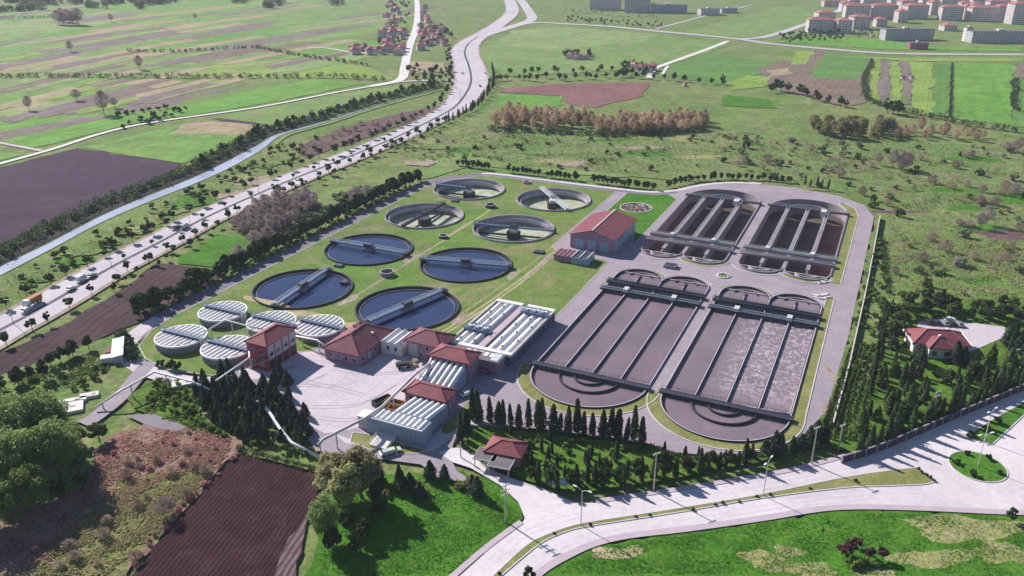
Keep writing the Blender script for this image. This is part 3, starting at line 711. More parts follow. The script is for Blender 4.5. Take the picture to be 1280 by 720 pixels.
# ================================================================== PLANT GROUND
ZSTEP[0] = 0.001; ZL[0] -= 0.075
yard = UP([(-139, -24), (-139, 160), (-133, 178), (-120, 196), (-112, 202.5), (-20, 202.5), (-9, 210), (-2, 222), (10, 234), (30, 242.5), (50, 244), (72, 238), (86, 226), (91.5, 208), (90.5, 63), (88.5, 10), (84, -6), (76, -18), (64, -26), (54, -29), (45.5, -28), (20, -33), (10, -36), (-2, -40), (-3.5, -48), (-1, -56), (4, -61), (10, -63.5), (2, -66), (-6, -62.5), (-22, -66), (-35, -69), (-45, -62), (-62, -50), (-70, -46), (-78, -50), (-86, -46), (-86, -24), (-100, -24), (-125, -24)])
sheet('plant_yard', yard, 'asphalt', holes=HOLES)
inner = smooth_line(UP([(-133, -42), (-137, -30), (-138.2, -15), (-138.2, 40), (-138.2, 110), (-138.4, 158), (-134, 176), (-122, 192), (-110, 199), (-70, 199), (-34, 199.8), (-18, 202), (-8, 210)]), 8)
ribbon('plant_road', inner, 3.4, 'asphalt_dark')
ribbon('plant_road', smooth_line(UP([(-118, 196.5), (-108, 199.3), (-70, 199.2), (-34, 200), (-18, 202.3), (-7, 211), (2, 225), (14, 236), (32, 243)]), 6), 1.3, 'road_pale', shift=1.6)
turn = smooth_line(UP([(-138, -24), (-136, -36), (-130, -47), (-120, -53), (-108, -55.5), (-96, -55), (-88, -52), (-80, -49)]), 8)
ribbon('plant_road', turn, 3.0, 'plaza_concrete')
ribbon('track', smooth_line(GP([(188, 452), (172, 470), (148, 498), (118, 522), (104, 530)]), 6), 2.6, 'asphalt')
sheet('lay_by', GP([(158, 519), (190, 517), (232, 534), (222, 540), (180, 530)]), 'asphalt_grey', jit=0.3)
sheet('plaza', UP([(-86, -42), (-75, -25.2), (-72, -22), (-66, -24.5), (-50, -24.5), (-49.5, -13), (-42, -12), (-29, -12), (-28, -28), (-27, -40), (-29, -50), (-33, -57), (-38, -61), (-44, -59.5), (-52, -54), (-62, -48.5), (-72, -43), (-80, -47)]), 'plaza_concrete')
sheet('plaza', UP([(-36, -60), (-30, -62.5), (-14, -62), (-6, -55.5), (-3.6, -44), (-2.8, -40.5), (-2, -39), (-3.5, -36), (-9.5, -44), (-10, -50), (-9, -56), (-14, -60), (-22, -61)]), 'plaza_concrete')
for (u0, v0, u1, v1, c_) in ((-66, -40, -46, -34, 3), (-62, -44, -40, -40, -2), (-58, -30, -36, -22, 2), (-50, -52, -34, -30, 4), (-44, -56, -30, -46, 2), (-70, -42, -58, -34, 3)):
    for d_ in (0, 1.7): ribbon('tyre_mark', smooth_line(UP([(u0, v0 + d_), ((u0 + u1) / 2 + c_, (v0 + v1) / 2 - c_ + d_), (u1, v1 + d_)]), 6), 0.16, 'asphalt')
L1 = UP([(-134.4, -22), (-134.4, 159), (-128.5, 175), (-117, 192.5), (-110, 195.3), (-37, 195.8), (-36.6, 104), (-33, 100.5), (-31, 101), (-16, 98.5), (-7.6, 96.5), (-7.6, 36), (-31, 35), (-31, -2), (-42, 0), (-51, -3.5), (-66, -3.5), (-71.5, -16), (-72, -22), (-75, -24.5), (-86, -24), (-86.5, -44), (-90, -49), (-106, -52), (-118, -49.5), (-127, -44), (-132.5, -34)])
sheet('lawn', L1, 'lawn', holes=HOLES[4:]); kerb(L1, 0.3, 0.1)
L2 = UP([(-30.6, 195.8), (-30.6, 140), (-27, 138.5), (-9, 139), (-6.5, 128), (-4.2, 122), (-3.6, 196), (-10, 203), (-16, 199)])
sheet('lawn', L2, 'lush_grass'); kerb(L2, 0.3, 0.1)
for du in (-0.9, 0.9): ribbon('track', smooth_line(UP([(-32.6 + du, 103), (-32.6 + du, 68), (-35 + du, 35), (-37.5 + du, 14), (-40 + du, 2)]), 6), 0.45, 'bare_tan')
ribbon('track', smooth_line(UP([(-36.2, 104), (-36.6, 80), (-38.6, 40), (-41.5, 10)]), 6), 0.5, 'dry_grass')
sheet('path', UP([(-33.5, 108), (-33, 62), (-31.4, 62), (-31, 101)]), 'dirt', jit=0.25)
for u, v, _ in CLAR:
    if v > 100: continue
    sheet('worn_grass', blob(U(u + 22.5, v - 1), 1.8, 6, PLANT_RZ, 24), 'dirt')
for a in [((-85, 93), (-85, 118)), ((-84.5, 20), (-84, 93))]: ribbon('path', UP(list(a)), 0.5, 'dirt')
ribbon('path', smooth_line(UP([(-84.5, 93), (-84, 120), (-84.5, 142)]), 4), 0.5, 'bare_tan')
for u in (-72, -96): sheet('worn_grass', blob(U(u, -1), 9, 3.2, PLANT_RZ + 0.3, 28), 'bare_tan')
sheet('worn_grass', blob(U(-112, 3), 10, 2.6, PLANT_RZ, 28), 'bare_tan')
# grass margins round the basins
def margin(key, cond, d, close=()):
    o = [p for p in offset(OUTL[key], -d, True) if cond(p)]
    pl = UP(o + list(close)); sheet('grass_margin', pl, 'margin_grass', holes=[UP(offset(OUTL[key], 0.3, True))]); kerb(pl, 0.35, 0.12)
margin('C', lambda p: p[1] < 2.0, 4.2)
oD = offset(OUTL['D'], -4.0, True); pD = [p for p in oD if p[1] < 2.0] + [(83.6, 2), (83.2, 96), (80.5, 96), (79.8, 80)]
i0 = 0
pD = sorted([p for p in oD if p[1] < 2.0], key=lambda p: math.atan2(p[1] - 2.5, p[0] - 61)) + [(83.4, 6), (83.0, 97), (80.4, 97), (79.9, 80), (79.0, 4)]
sheet('grass_margin', UP(pD), 'margin_grass', holes=[UP(offset(OUTL['D'], 0.3, True))]); kerb(UP(pD), 0.35, 0.12)
for key, lo, hi in (('C', 88, 200), ('D', 88, 200)): margin(key, lambda p: p[1] > lo, 2.0)
for key in ('A', 'B'): margin(key, lambda p: p[1] < 118, 2.4)
pB = [(80.0, 112), (84.0, 112), (84.4, 206), (82, 218), (76, 226), (74, 222), (78, 214), (79.9, 204)]
sheet('grass_margin', UP(pB), 'margin_grass', holes=[UP(offset(OUTL['B'], 0.3, True))]); kerb(UP(pB), 0.35, 0.12)
sheet('lawn', UP([(-9.5, -44.5), (-9.3, -30), (-7.8, -30), (-5.2, -38), (-5, -43), (-6.5, -47), (-8.5, -47)]), 'margin_grass')
verge = UP([(-31, -57.5), (-27, -56.5), (-9, -56.2), (-7.2, -54), (-9, -58.5), (-15, -61.5), (-22, -62.5), (-29, -61.5)])
sheet('lawn', verge, 'margin_grass'); kerb(verge, 0.3, 0.12)
# garden belt in front of the basins
garden = UP([(-1.5, -40.5), (10, -36.3), (20, -33.4), (45.5, -28.4), (54, -29.4), (64, -26.5), (76, -18.5), (84, -6.5), (88.8, 9), (91, 40), (95, 40), (94, 5), (90, -9), (82, -17.5), (66, -32), (50, -45.5), (36, -56.5), (31, -58.6), (20, -56.9), (10.5, -55.8), (5, -53), (0, -50.5)])
sheet('lawn', garden, 'garden_grass', jit=0.3)
gate_road = GP([(548, 566), (566, 560), (584, 560), (594, 572), (606, 584), (640, 599.5), (690, 616), (720, 629), (716, 640), (657, 648), (648, 628), (624, 606), (607, 596), (588, 585), (566, 578)])
sheet('gate_road', gate_road, 'road_pale'); kerb(smooth_line(GP([(586, 562), (595, 573), (606, 584), (640, 599), (690, 615.5)]), 6), 0.3, 0.12, closed=False)
sheet('parking', GP([(1148, 402), (1200, 402), (1256, 409), (1256, 421), (1222, 436), (1196, 446), (1140, 434)]), 'plaza_concrete')
# ================================================================== TREATMENT TANKS
def railing(mb, p, q, h=1.1, posts=2.5, t=0.07, m=0):
    p = Vector(p); q = Vector(q); n = max(1, int((q - p).length / posts)); up = Vector((0, 0, h))
    mb.bar(p + up, q + up, t, t, m); mb.bar(p + up * 0.55, q + up * 0.55, t * 0.8, t * 0.8, m)
    for i in range(n + 1):
        a = p.lerp(q, i / n); mb.bar(a, a + up + Vector((0, 0, 0.01)), t, t, m)
def walkway(root, p, q, w, z, mat, thick=0.5, name='bridge', rail='galvanised', rw=0.09):
    """footbridge from p to q with two railings as a sub-part"""
    b = MB().bar((*p, z - thick / 2), (*q, z - thick / 2), w, thick).build(name, mat, root)
    d = Vector((q[0] - p[0], q[1] - p[1])).normalized(); n = Vector((-d.y, d.x)) * (w / 2 - 0.08)
    r = MB()
    for s in (-1, 1): railing(r, (p[0] + n.x * s, p[1] + n.y * s, z), (q[0] + n.x * s, q[1] + n.y * s, z), t=rw)
    r.build('railing', rail, b)
    return b

# ---- round clarifiers
CL_LABEL = {
 (0): 'water filled round clarifier beside the red roofed workshops, blue bridge across',
 (1): 'water filled round clarifier between the covered filter block and a brick pit',
 (2): 'half drained round clarifier next to the red gabled shed path',
 (3): 'drained round clarifier with pale bridge slanting across, in the back corner by the path',
 (4): 'water filled round clarifier beside the ribbed white covered tanks',
 (5): 'water filled round clarifier along the shaded plant road, blue bridge across',
 (6): 'drained round clarifier along the shaded plant road, pale silt floor',
 (7): 'drained round clarifier in the back corner by the hedge, green silt floor'}
CL_BR = [((458, 402), (553, 362)), ((528, 321), (639, 330)), ((592, 279), (693, 288)), ((674, 235), (711, 265)), ((347, 380), (408, 338)), ((414, 302), (511, 319)), ((500, 284), (563, 250)), ((553, 233), (600, 238))]
for i, (u, v, st) in enumerate(CLAR):
    c = U(u, v); t = thing('clarifier', CL_LABEL[i], 'tank', (c[0], c[1], 0), 0, 'round clarifiers on the lawn')
    deep = -4.6 if st == 'full' else -3.7
    MB().lathe([(CR + 0.05, -0.5), (CR + 0.05, 0.7), (CR - 0.4, 0.7), (CR - 0.4, deep)], 72).build('tank_wall', 'concrete_dark' if st == 'full' else 'basin_lilac', t)
    MB().lathe([(CR + 0.08, 0.705), (CR + 0.08, 0.78), (CR - 0.44, 0.78), (CR - 0.44, 0.705)], 72).build('coping', 'concrete_dark' if st == 'full' else 'concrete', t)
    p0, p1 = (Vector(G(*q, 1.2)) for q in CL_BR[i])
    ang = math.atan2(p1.y - p0.y, p1.x - p0.x); d = Vector((math.cos(ang), math.sin(ang)))
    if st == 'full':
        MB().lathe([(0.0, -0.35), (CR - 0.45, -0.35)], 72).build('water', 'clear_water', t)
        MB().lathe([(CR - 1.65, -1.0), (CR - 1.65, 0.0), (CR - 1.82, 0.0), (CR - 1.82, -1.0)], 72).build('weir', 'concrete', t)
        b = walkway(t, tuple(d * -(CR + 0.2)), tuple(d * (CR + 0.2)), 1.7, 1.6, 'steel_blue', 0.6, 'bridge', 'steel_pale', 0.1)
        MB().box(-1.9, 1.9, -1.3, 1.3, 1.8, 2.9).build('drive_housing', 'steel_dark', t).rotation_euler[2] = ang
        MB().box(-2.2, 2.2, -1.6, 1.6, -0.3, 0.9).build('feed_well', 'concrete', t).rotation_euler[2] = ang
        for s in (-1, 1): MB().box(-0.9, 0.9, -1.5, 1.5, 0.98, 1.6).build('end_carriage', 'steel_dark', t).matrix_local = Matrix.Translation((*(d * s * (CR - 0.25)), 0)) @ Matrix.Rotation(ang, 4, 'Z')
    else:
        MB().lathe([(0.0, -4.6), (3.0, -4.3), (CR - 0.35, deep + 0.05)], 72).build('floor', 'silt_floor', t)
        MB().lathe([(CR - 1.8, -2.4), (CR - 1.8, -0.4), (CR - 2.05, -0.4), (CR - 2.05, -2.4), (CR - 1.8, -2.4)], 72).build('weir', 'basin_lilac', t)
        MB().lathe([(CR - 0.5, -2.3), (CR - 2.0, -2.3)], 72).build('launder', 'concrete_pale', t)
        MB().lathe([(3.3, -4.4), (3.3, -1.2), (3.0, -1.2), (3.0, -2.6), (0, -2.6)], 28).build('feed_well', 'concrete_dark', t)
        MB().lathe([(2.3, -1.2), (2.3, 0.4), (0, 0.5)], 24).build('centre_pier', 'concrete_pale', t)
        half = i in (7,)
        q0 = d * -(CR + 0.2); q1 = d * (CR + 0.2)
        mt = 'steel_pale' if i in (3,) else ('concrete_dark' if i == 6 else 'steel_blue')
        if half: q1 = d * 1.5
        walkway(t, tuple(q0), tuple(q1), 1.8, 1.5, mt, 0.8, 'bridge', 'galvanised' if i == 3 else 'steel_dark', 0.14)
        MB().box(-1.5, 1.5, -1.2, 1.2, 1.5, 2.3).build('drive_housing', 'steel_dark', t).rotation_euler[2] = ang
        sc = MB(); sc.bar((*(d * -(CR - 2.6)), deep + 0.6), (*(d * (CR - 2.6)), deep + 0.6), 0.5, 0.9)
        sc.build('scraper', 'steel_dark', t)

# ---- long aeration basins
BAS_LABEL = {'C': 'sludge filled aeration basin, smooth mauve surface, beside the covered filter block',
             'D': 'sludge filled aeration basin with pale foam lanes, along the perimeter wall',
             'A': 'drained aeration basin nearest the flower circle, dark channels',
             'B': 'drained aeration basin beside the perimeter wall, one channel reddish'}
def arc(cx, cy, r, a0, a1, n=18): return [(cx + r * math.cos(a0 + (a1 - a0) * i / n), cy + r * math.sin(a0 + (a1 - a0) * i / n)) for i in range(n + 1)]
for key, (mir, u0) in BASINS.items():
    full = key in 'CD'
    o = U(u0, 0); t = thing('aeration_basin', BAS_LABEL[key], 'basin', (o[0], o[1], 0), PLANT_RZ, 'aeration basins')
    fv = (lambda v: 204.0 - v) if mir else (lambda v: v)
    ol = [(p[0] - u0, p[1]) for p in OUTL[key]]; top = 0.55; bot = -5.2
    inn = offset(ol, 0.45, True)
    mw = 'concrete_dark' if full else 'concrete'  # dark on full basins: shaded sides painted in, pale coping for lit tops
    MB().ring(offset(ol, -0.05, True), inn, bot, top).build('outer_wall', mw, t)
    MB().ring(offset(ol, -0.1, True), offset(ol, 0.2 if full else 0.5, True), top + 0.005, top + 0.08).build('coping', 'coping_lilac' if full else 'concrete', t)
    quarter = BW / 4
    if full:
        sh = sheet('sludge', inn, 'sludge' if key == 'C' else 'sludge_foam', z=-0.25, parent=t)
    else:
        sheet('floor', inn, 'dark_sludge_floor', z=bot + 0.1, parent=t)
        if key == 'B':
            q = [(3 * quarter + 0.5, 100), (BW - 0.5, 100), (BW - 0.5, 203), (3 * quarter + 0.5, 203)]
            sheet('silt', dense(q, 3, 0.12), 'red_sludge_floor', z=bot + 0.16, parent=t)
        else:
            q = [(0.5, 124), (quarter - 0.5, 124), (quarter - 0.5, 196), (0.5, 196)]
            sheet('silt', dense(q, 3, 0.12), 'red_sludge_floor', z=bot + 0.16, parent=t)
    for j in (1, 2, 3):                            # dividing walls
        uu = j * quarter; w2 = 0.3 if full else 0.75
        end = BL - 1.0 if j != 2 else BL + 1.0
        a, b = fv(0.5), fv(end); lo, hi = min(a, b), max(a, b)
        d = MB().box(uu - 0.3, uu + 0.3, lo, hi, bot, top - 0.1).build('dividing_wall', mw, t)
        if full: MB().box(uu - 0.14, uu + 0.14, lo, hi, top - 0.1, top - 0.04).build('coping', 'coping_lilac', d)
        if not full: MB().box(uu - w2, uu + w2, lo, hi, top - 0.1, top + 0.06).build('walkway_slab', 'concrete', d)
    for cx in (quarter, 3 * quarter):               # guide walls in the lobes
        g = arc(cx, BL + 1.5, 4.7, 0.35, PI - 0.35); g = [(p[0], fv(p[1])) for p in g]
        MB().ring(offset(g, 0.17), offset(g, -0.17), bot, top - 0.3, closed=False).build('guide_wall', 'concrete_dark' if full else 'concrete_pale', t)
        MB().box(cx - 0.22, cx + 0.22, *sorted((fv(BL - 1), fv(BL + 3.4))), bot, top - 0.25).build('guide_fin', mw, t)
    for r in ((9.6, 4.8) if full else (9.6,)):
        g = arc(BW / 2, 0, r, PI + 0.12, 2 * PI - 0.12, 30); g = [(p[0], fv(p[1])) for p in g]
        MB().ring(offset(g, 0.2), offset(g, -0.2), bot, top - 0.1, closed=False).build('guide_wall', mw, t)
    # bridges
    for (v, wd, mt, zz) in ((0.0, 2.4, 'steel_dark', 1.15), (67.3, 2.4, 'steel_dark' if full else 'concrete', 1.2), (74.8, 2.6, 'steel_dark' if full else 'concrete', 1.2)):
        if not full and v == 0.0: zz = 1.2; mt = 'concrete_dark'
        vv = fv(v)
        b = walkway(t, (-0.9, vv), (BW + 0.9, vv), wd, zz, mt, 0.6, 'bridge', 'steel_dark' if full else 'galvanised', 0.07)
        if v == 67.3:
            for dv in (-0.9, 0.9): MB().tube([(-0.6, vv + dv, zz + 0.35), (BW + 0.6, vv + dv, zz + 0.35)], 0.26, 8).build('air_pipe', 'steel_pale' if full else 'galvanised', b)
            for j in (1, 3): MB().box(j * quarter - 0.9, j * quarter + 0.9, vv - 1.5, vv + 1.5, zz + 0.02, zz + 1.3).build('drive_motor', 'galvanised', b)
        if v == 74.8:
            for dv in (-1.0, 1.0): MB().bar((-0.6, vv + dv, zz + 0.55), (BW + 0.6, vv + dv, zz + 0.2), 0.5, 0.36).build('aerator_cover', 'steel_dark' if full else 'concrete', b)
    if not full:
        vv = fv(6.0); MB().box(2.7 * quarter, 2.7 * quarter + 2.6, vv - 2.6, vv + 2.2, top + 0.1, top + 2.6).build('pump_frame', 'concrete_pale', t)
        MB().box(2.7 * quarter - .01, 2.7 * quarter + 2.61, vv - 1.5, vv + 1.1, top + 0.6, top + 2.0).build('frame_opening', 'plastic_dark', t)
        for j in (1, 2, 3):
            r = MB()
            for s in (-0.7, 0.7): railing(r, (j * quarter + s, fv(1.5), top + 0.06), (j * quarter + s, fv(66), top + 0.06), t=0.1, posts=4)
            r.build('railing', 'galvanised', t)

# ---- round tanks under ribbed covers
DIG = [(-116.9, -14.5), (-115.6, -35.9), (-95.2, -14.0), (-77.8, -9.6), (-95.5, -35.7)]
DIG_LABEL = ['ribbed white covered round tank beside the shaded plant road, next to a water filled clarifier', 'ribbed white covered round tank inside the curve of the turning lane',
             'ribbed white covered round tank behind the tall red building', 'ribbed white covered round tank between the tall red building and the brown hipped roof',
             'ribbed white covered round tank in front of the tall red building, by the dark conifers']
DR_ = 8.4
def arch_strip(x0, x1, y0, y1, z, rise, n=7):
    """arched cover panel: x across, y along"""
    m = MB(); vs = []
    for y in (y0, y1):
        for i in range(n + 1):
            t = i / n; vs.append((x0 + (x1 - x0) * t, y, z + rise * math.sin(PI * t)))
    fs = [(i, i + 1, n + 2 + i, n + 1 + i) for i in range(n)] + [tuple(range(n + 1))[::-1], tuple(range(n + 1, 2 * n + 2))]
    return m.add(vs, fs)
STRIP = {}
for i, (u, v) in enumerate(DIG):
    c = U(u, v); t = thing('covered_tank', DIG_LABEL[i], 'tank', (*c, 0), PLANT_RZ, 'covered round tanks')
    MB().lathe([(DR_, -0.2), (DR_, 1.5), (DR_ + 0.14, 1.5), (DR_ + 0.14, 1.75), (DR_, 1.75), (DR_, 2.6)], 48).build('tank_wall', 'tank_grey', t, False)
    MB().lathe([(DR_ - 0.05, 2.85), (0, 2.85)], 48).build('rim_deck', 'cover_grey', t)  # deck colour darkened to stand for shade between the panels
    MB().lathe([(DR_ + 0.22, 2.3), (DR_ + 0.22, 2.95), (DR_ - 0.2, 2.95), (DR_ - 0.2, 2.6)], 48).build('rim', 'cover_white', t)
    n = 9; st = 2 * (DR_ - 0.15) / n
    for j in range(n):
        xa = -DR_ + 0.15 + j * st + 0.38; xb = xa + st * 0.56
        xm = max(abs(xa), abs(xb)); yl = math.sqrt(max(0.3, (DR_ - 0.05) ** 2 - xm ** 2))
        for half in (-1, 1):
            ya, yb = (0.65, yl) if half > 0 else (-yl, -0.65)
            if yb - ya < 0.6: continue
            key = (j, half)
            if key not in STRIP: STRIP[key] = arch_strip(xa, xb, ya, yb, 2.86, 0.2).mesh('cover_panel', 'cover_white')
            link('cover_panel', STRIP[key], t)
    walkway(t, (-DR_ - 0.4, 0), (DR_ + 1.6, 0), 1.1, 3.7, 'steel_blue', 0.4, 'bridge', 'steel_blue', 0.08)
    s = MB()
    for x in (DR_ + 0.9, DR_ + 1.5):
        for y in (-0.7, 0.7): s.bar((x, y, 0), (x, y, 3.6), 0.22, 0.22)
    s.build('stair_tower', 'cover_white', t)

# ---- filter block with vaulted covers and travelling bridges
t = thing('filter_block', 'long covered filter block with white vaulted covers and two blue travelling bridges', 'building', (*U(-29.4, -4.6), 0), PLANT_RZ)
FW, FL, FH = 22.8, 38.0, 4.0
MB().box(0, FW, 0, FL, -0.3, FH - 0.6).build('wall', 'wall_blue_shaded', t)
MB().box(0.05, FW - 0.05, 0.05, FL - 0.05, FH - 0.6, FH - 0.3).build('deck', 'concrete', t)
for (x0, x1, y0, y1) in ((-0.25, 0.35, -0.25, FL + 0.25), (FW - 0.35, FW + 0.25, -0.25, FL + 0.25), (0.35, FW - 0.35, -0.25, 1.5), (0.35, 10.4, FL - 1.7, FL + 0.25), (12.4, FW - 0.35, FL - 1.7, FL + 0.25)):
    MB().box(x0, x1, y0, y1, FH - 0.4, FH + 0.55).build('parapet', 'concrete_pale' if x1 - x0 < 1 else 'cover_white', t)
MB().box(8.9, 9.7, 1.6, FL - 1.8, FH - 0.29, FH - 0.1).build('channel', 'steel_dark', t)
MB().box(9.9, 12.2, 1.6, FL - 1.8, FH - 0.29, FH + 0.3).build('centre_walkway', 'pavement', t)
vm = {}
for bank, xs in (('a', (0.9, 3.5, 6.1)), ('b', (13.2, 16.2, 19.2))):
    for x in xs:
        wd = 2.3 if bank == 'a' else 2.6
        for q in range(6):
            k2 = (bank, q)
            if k2 not in vm: vm[k2] = arch_strip(0, wd, 1.9 + q * 5.65, 1.9 + q * 5.65 + 5.5, 0, 0.75, 8).mesh('cover_panel', 'cover_white')
            p = link('cover_panel', vm[k2], t); p.location = (x, 0, FH - 0.28)
            if (q + int(x)) % 2 == 0: MB().box(wd * 0.45, wd * 0.55 + 0.3, 4.2 + q * 5.65, 4.9 + q * 5.65, 0.7, 0.95).build('vent', 'plastic_dark', p)
for x0, x1, y in ((0.3, 9.3, 10.5), (12.6, 22.2, 30.5)):
    b = MB().box(x0, x1, y, y + 2.6, FH + 0.6, FH + 1.3).build('travelling_bridge', 'steel_blue', t)
    r = MB(); railing(r, (x0, y + 0.1, FH + 1.3), (x1, y + 0.1, FH + 1.3), t=0.1); railing(r, (x0, y + 2.5, FH + 1.3), (x1, y + 2.5, FH + 1.3), t=0.1); r.build('railing', 'steel_blue', b)
    for j in range(3): MB().box(x0 + 1 + j * 2.9, x0 + 2.5 + j * 2.9, y + 0.6, y + 2.0, FH + 1.3, FH + 1.9).build('pump_box', 'steel_pale', b)
for q in range(9): MB().box(FW, FW + 0.35, 1.5 + q * 4.3, 2.1 + q * 4.3, -0.3, FH - 0.5).build('buttress', 'wall_blue_shaded', t)

# ---- small pits and chambers
def pit(px, r, h, label, mat='concrete'):
    c = G(*px); t = thing('brick_pit', label, 'pit', (*c, 0), 0.3)
    MB().lathe([(r, -0.3), (r, h), (r - 0.5, h), (r - 0.5, -0.2)], 26).build('ring_wall', mat, t)
    for j in range(18):
        a = 2 * PI * j / 18
        q = MB().box(-0.35, 0.35, -0.22, 0.22, 0, 0.3).build('coping_stone', 'pavement', t); q.location = ((r - 0.25) * math.cos(a), (r - 0.25) * math.sin(a), h); q.rotation_euler[2] = a + PI / 2
    MB().lathe([(0, -0.1), (r - 0.48, -0.1)], 26).build('floor', 'dark_sludge_floor', t)
pit((484, 344), 2.9, 1.6, 'round brick pit on the lawn between water filled clarifiers')
pit((613, 259), 2.6, 1.4, 'round pit on the lawn between drained clarifiers', 'concrete_dark')
pit((554, 297), 2.1, 1.0, 'round pit at the end of the narrow lawn path', 'concrete_dark')
pit((658, 229), 2.2, 0.9, 'small round pit beside the back road')
def hatch(px, w2, d2, label):
    c = G(*px); t = thing('valve_chamber', label, 'chamber', (*c, 0), PLANT_RZ)
    MB().box(-w2, w2, -d2, d2, -0.2, 0.7).build('chamber_wall', 'concrete_dark', t); MB().box(-w2 + 0.3, w2 - 0.3, -d2 + 0.3, d2 - 0.3, 0.7, 0.82).build('hatch', 'steel_dark', t)
hatch((674, 316), 2.3, 1.6, 'flat valve chamber on the lawn by the double track'); hatch((424, 333), 1.8, 1.4, 'valve chamber at the rim of a water filled clarifier')
hatch((569, 252), 1.8, 1.3, 'valve chamber at the rim of a drained clarifier'); hatch((431, 354), 1.5, 1.2, 'small valve chamber between two water filled clarifiers')
t = thing('pump_chamber', 'low green railed chamber between the lobes of two basins', 'chamber', (*G(838, 334), 0), PLANT_RZ)
MB().box(-2.6, 2.6, -1.9, 1.9, -0.2, 1.3).build('chamber_wall', 'tank_grey', t); MB().box(-2.2, 2.2, -1.5, -0.1, 1.3, 1.42).build('hatch', 'plastic_dark', t); MB().box(-2.2, 2.2, 0.2, 1.5, 1.3, 1.42).build('hatch', 'steel_dark', t)
# flower circle of white stones on the lawn
fc = G(795, 260); t = thing('flower_circle', 'round bed of pale stones and low shrubs on the lawn behind the gabled shed', 'flower bed', (*fc, 0), 0.0)
MB().lathe([(8.2, -0.1), (8.2, 0.35), (7.7, 0.35), (7.7, 0.1)], 40).build('edging', 'concrete_pale', t)
MB().lathe([(0, 0.15), (7.72, 0.12)], 40).build('soil', 'pink_heath', t)
for j in range(46):
    a = random.uniform(0, 6.28); r = 7 * math.sqrt(random.random()); s = random.uniform(0.35, 0.7)
    b = MB().lathe([(0.0, 1.0), (0.6, 0.7), (0.9, 0.1), (0.8, -0.2)], 6).build('stone', 'stone_white' if j % 3 else 'concrete_dark', t); b.location = (r * math.cos(a), r * math.sin(a), 0.1); b.scale = (s, s * random.uniform(0.7, 1.3), s); b.rotation_euler[2] = a
fc = G(904, 345); t = thing('flower_circle', 'small round planter at the crossing between four basins', 'flower bed', (*fc, 0))
MB().lathe([(2.9, -0.1), (2.9, 0.4), (2.4, 0.4), (2.4, 0.1)], 28).build('edging', 'concrete_pale', t); MB().lathe([(0, 0.5), (1.4, 0.35), (2.45, 0.15)], 20).build('soil', 'garden_grass', t)
for j in range(8):
    a = j * PI / 4; b = MB().lathe([(0, 0.5), (0.4, 0.3), (0.45, -0.1)], 6).build('stone', 'stone_white', t); b.location = (2.0 * math.cos(a), 2.0 * math.sin(a), 0.3)
# ================================================================== BUILDINGS OF THE PLANT
def hip_mesh(x0, x1, y0, y1, z, rh, over=0.7, inset=None):
    x0 -= over; x1 += over; y0 -= over; y1 += over; W = x1 - x0; L = y1 - y0
    m = MB(); k2 = inset if inset is not None else min(W, L) / 2
    if W >= L: a, b = (x0 + k2, (y0 + y1) / 2), (x1 - k2, (y0 + y1) / 2)
    else: a, b = ((x0 + x1) / 2, y0 + k2), ((x0 + x1) / 2, y1 - k2)
    vs = [(x0, y0, z), (x1, y0, z), (x1, y1, z), (x0, y1, z), (*a, z + rh), (*b, z + rh), (x0, y0, z - 0.3), (x1, y0, z - 0.3), (x1, y1, z - 0.3), (x0, y1, z - 0.3)]
    if W >= L: fs = [(0, 1, 5, 4), (1, 2, 5), (2, 3, 4, 5), (3, 0, 4)]
    else: fs = [(0, 1, 4), (1, 2, 5, 4), (2, 3, 5), (3, 0, 4, 5)]
    fs += [(6, 7, 1, 0), (7, 8, 2, 1), (8, 9, 3, 2), (9, 6, 0, 3), (9, 8, 7, 6)]
    m.add(vs, fs)
    return m, [(vs[0], vs[4]), (vs[1], vs[5] if W >= L else vs[4]), (vs[2], vs[5]), (vs[3], vs[4] if W >= L else vs[5]), (vs[4], vs[5])]
def ridges(root_roof, lines, mat):
    r = MB()
    for p, q in lines:
        if (Vector(p) - Vector(q)).length > 0.1: r.bar(p, q, 0.35, 0.22)
    r.build('ridge_tiles', mat, root_roof)
def win(root, face, a, z0, w2, h, W, L, name='window', frame='wall_white', glass='window_glass'):
    """window or door on face 'f' (y=0), 'r' (x=W), 'l', 'b'; a = distance along the face"""
    def bx(e, d, g):
        lo, hi, zl, zh = a + e, a + w2 - e, z0 + e, z0 + h - e
        if face == 'f': return MB().box(lo, hi, -d, g, zl, zh)
        if face == 'b': return MB().box(lo, hi, L - g, L + d, zl, zh)
        if face == 'r': return MB().box(W - g, W + d, lo, hi, zl, zh)
        return MB().box(-d, g, lo, hi, zl, zh)
    f = bx(0, 0.06, 0.1).build(name, frame, root)
    bx(0.12, 0.09, 0.05).build('pane' if name == 'window' else 'leaf', glass, f)
def building(name, label, u0, u1, v0, v1, h, wall, roof=None, rh=2.5, over=0.7, inset=None, cat='building', flat=None):
    t = thing(name, label, cat, (*U(u0, v0), 0), PLANT_RZ); W, L = u1 - u0, v1 - v0
    MB().box(0, W, 0, L, -0.4, h - (0.31 if roof else 0)).build('wall', wall, t)
    if roof:
        m, ln = hip_mesh(0, W, 0, L, h, rh, over, inset); r = m.build('roof', roof, t); ridges(r, ln, roof)
        t['roof_z'] = h; return t, W, L, r
    if flat:
        MB().box(-0.3, W + 0.3, -0.3, L + 0.3, h, h + 0.35).build('roof', flat, t)
    return t, W, L, None

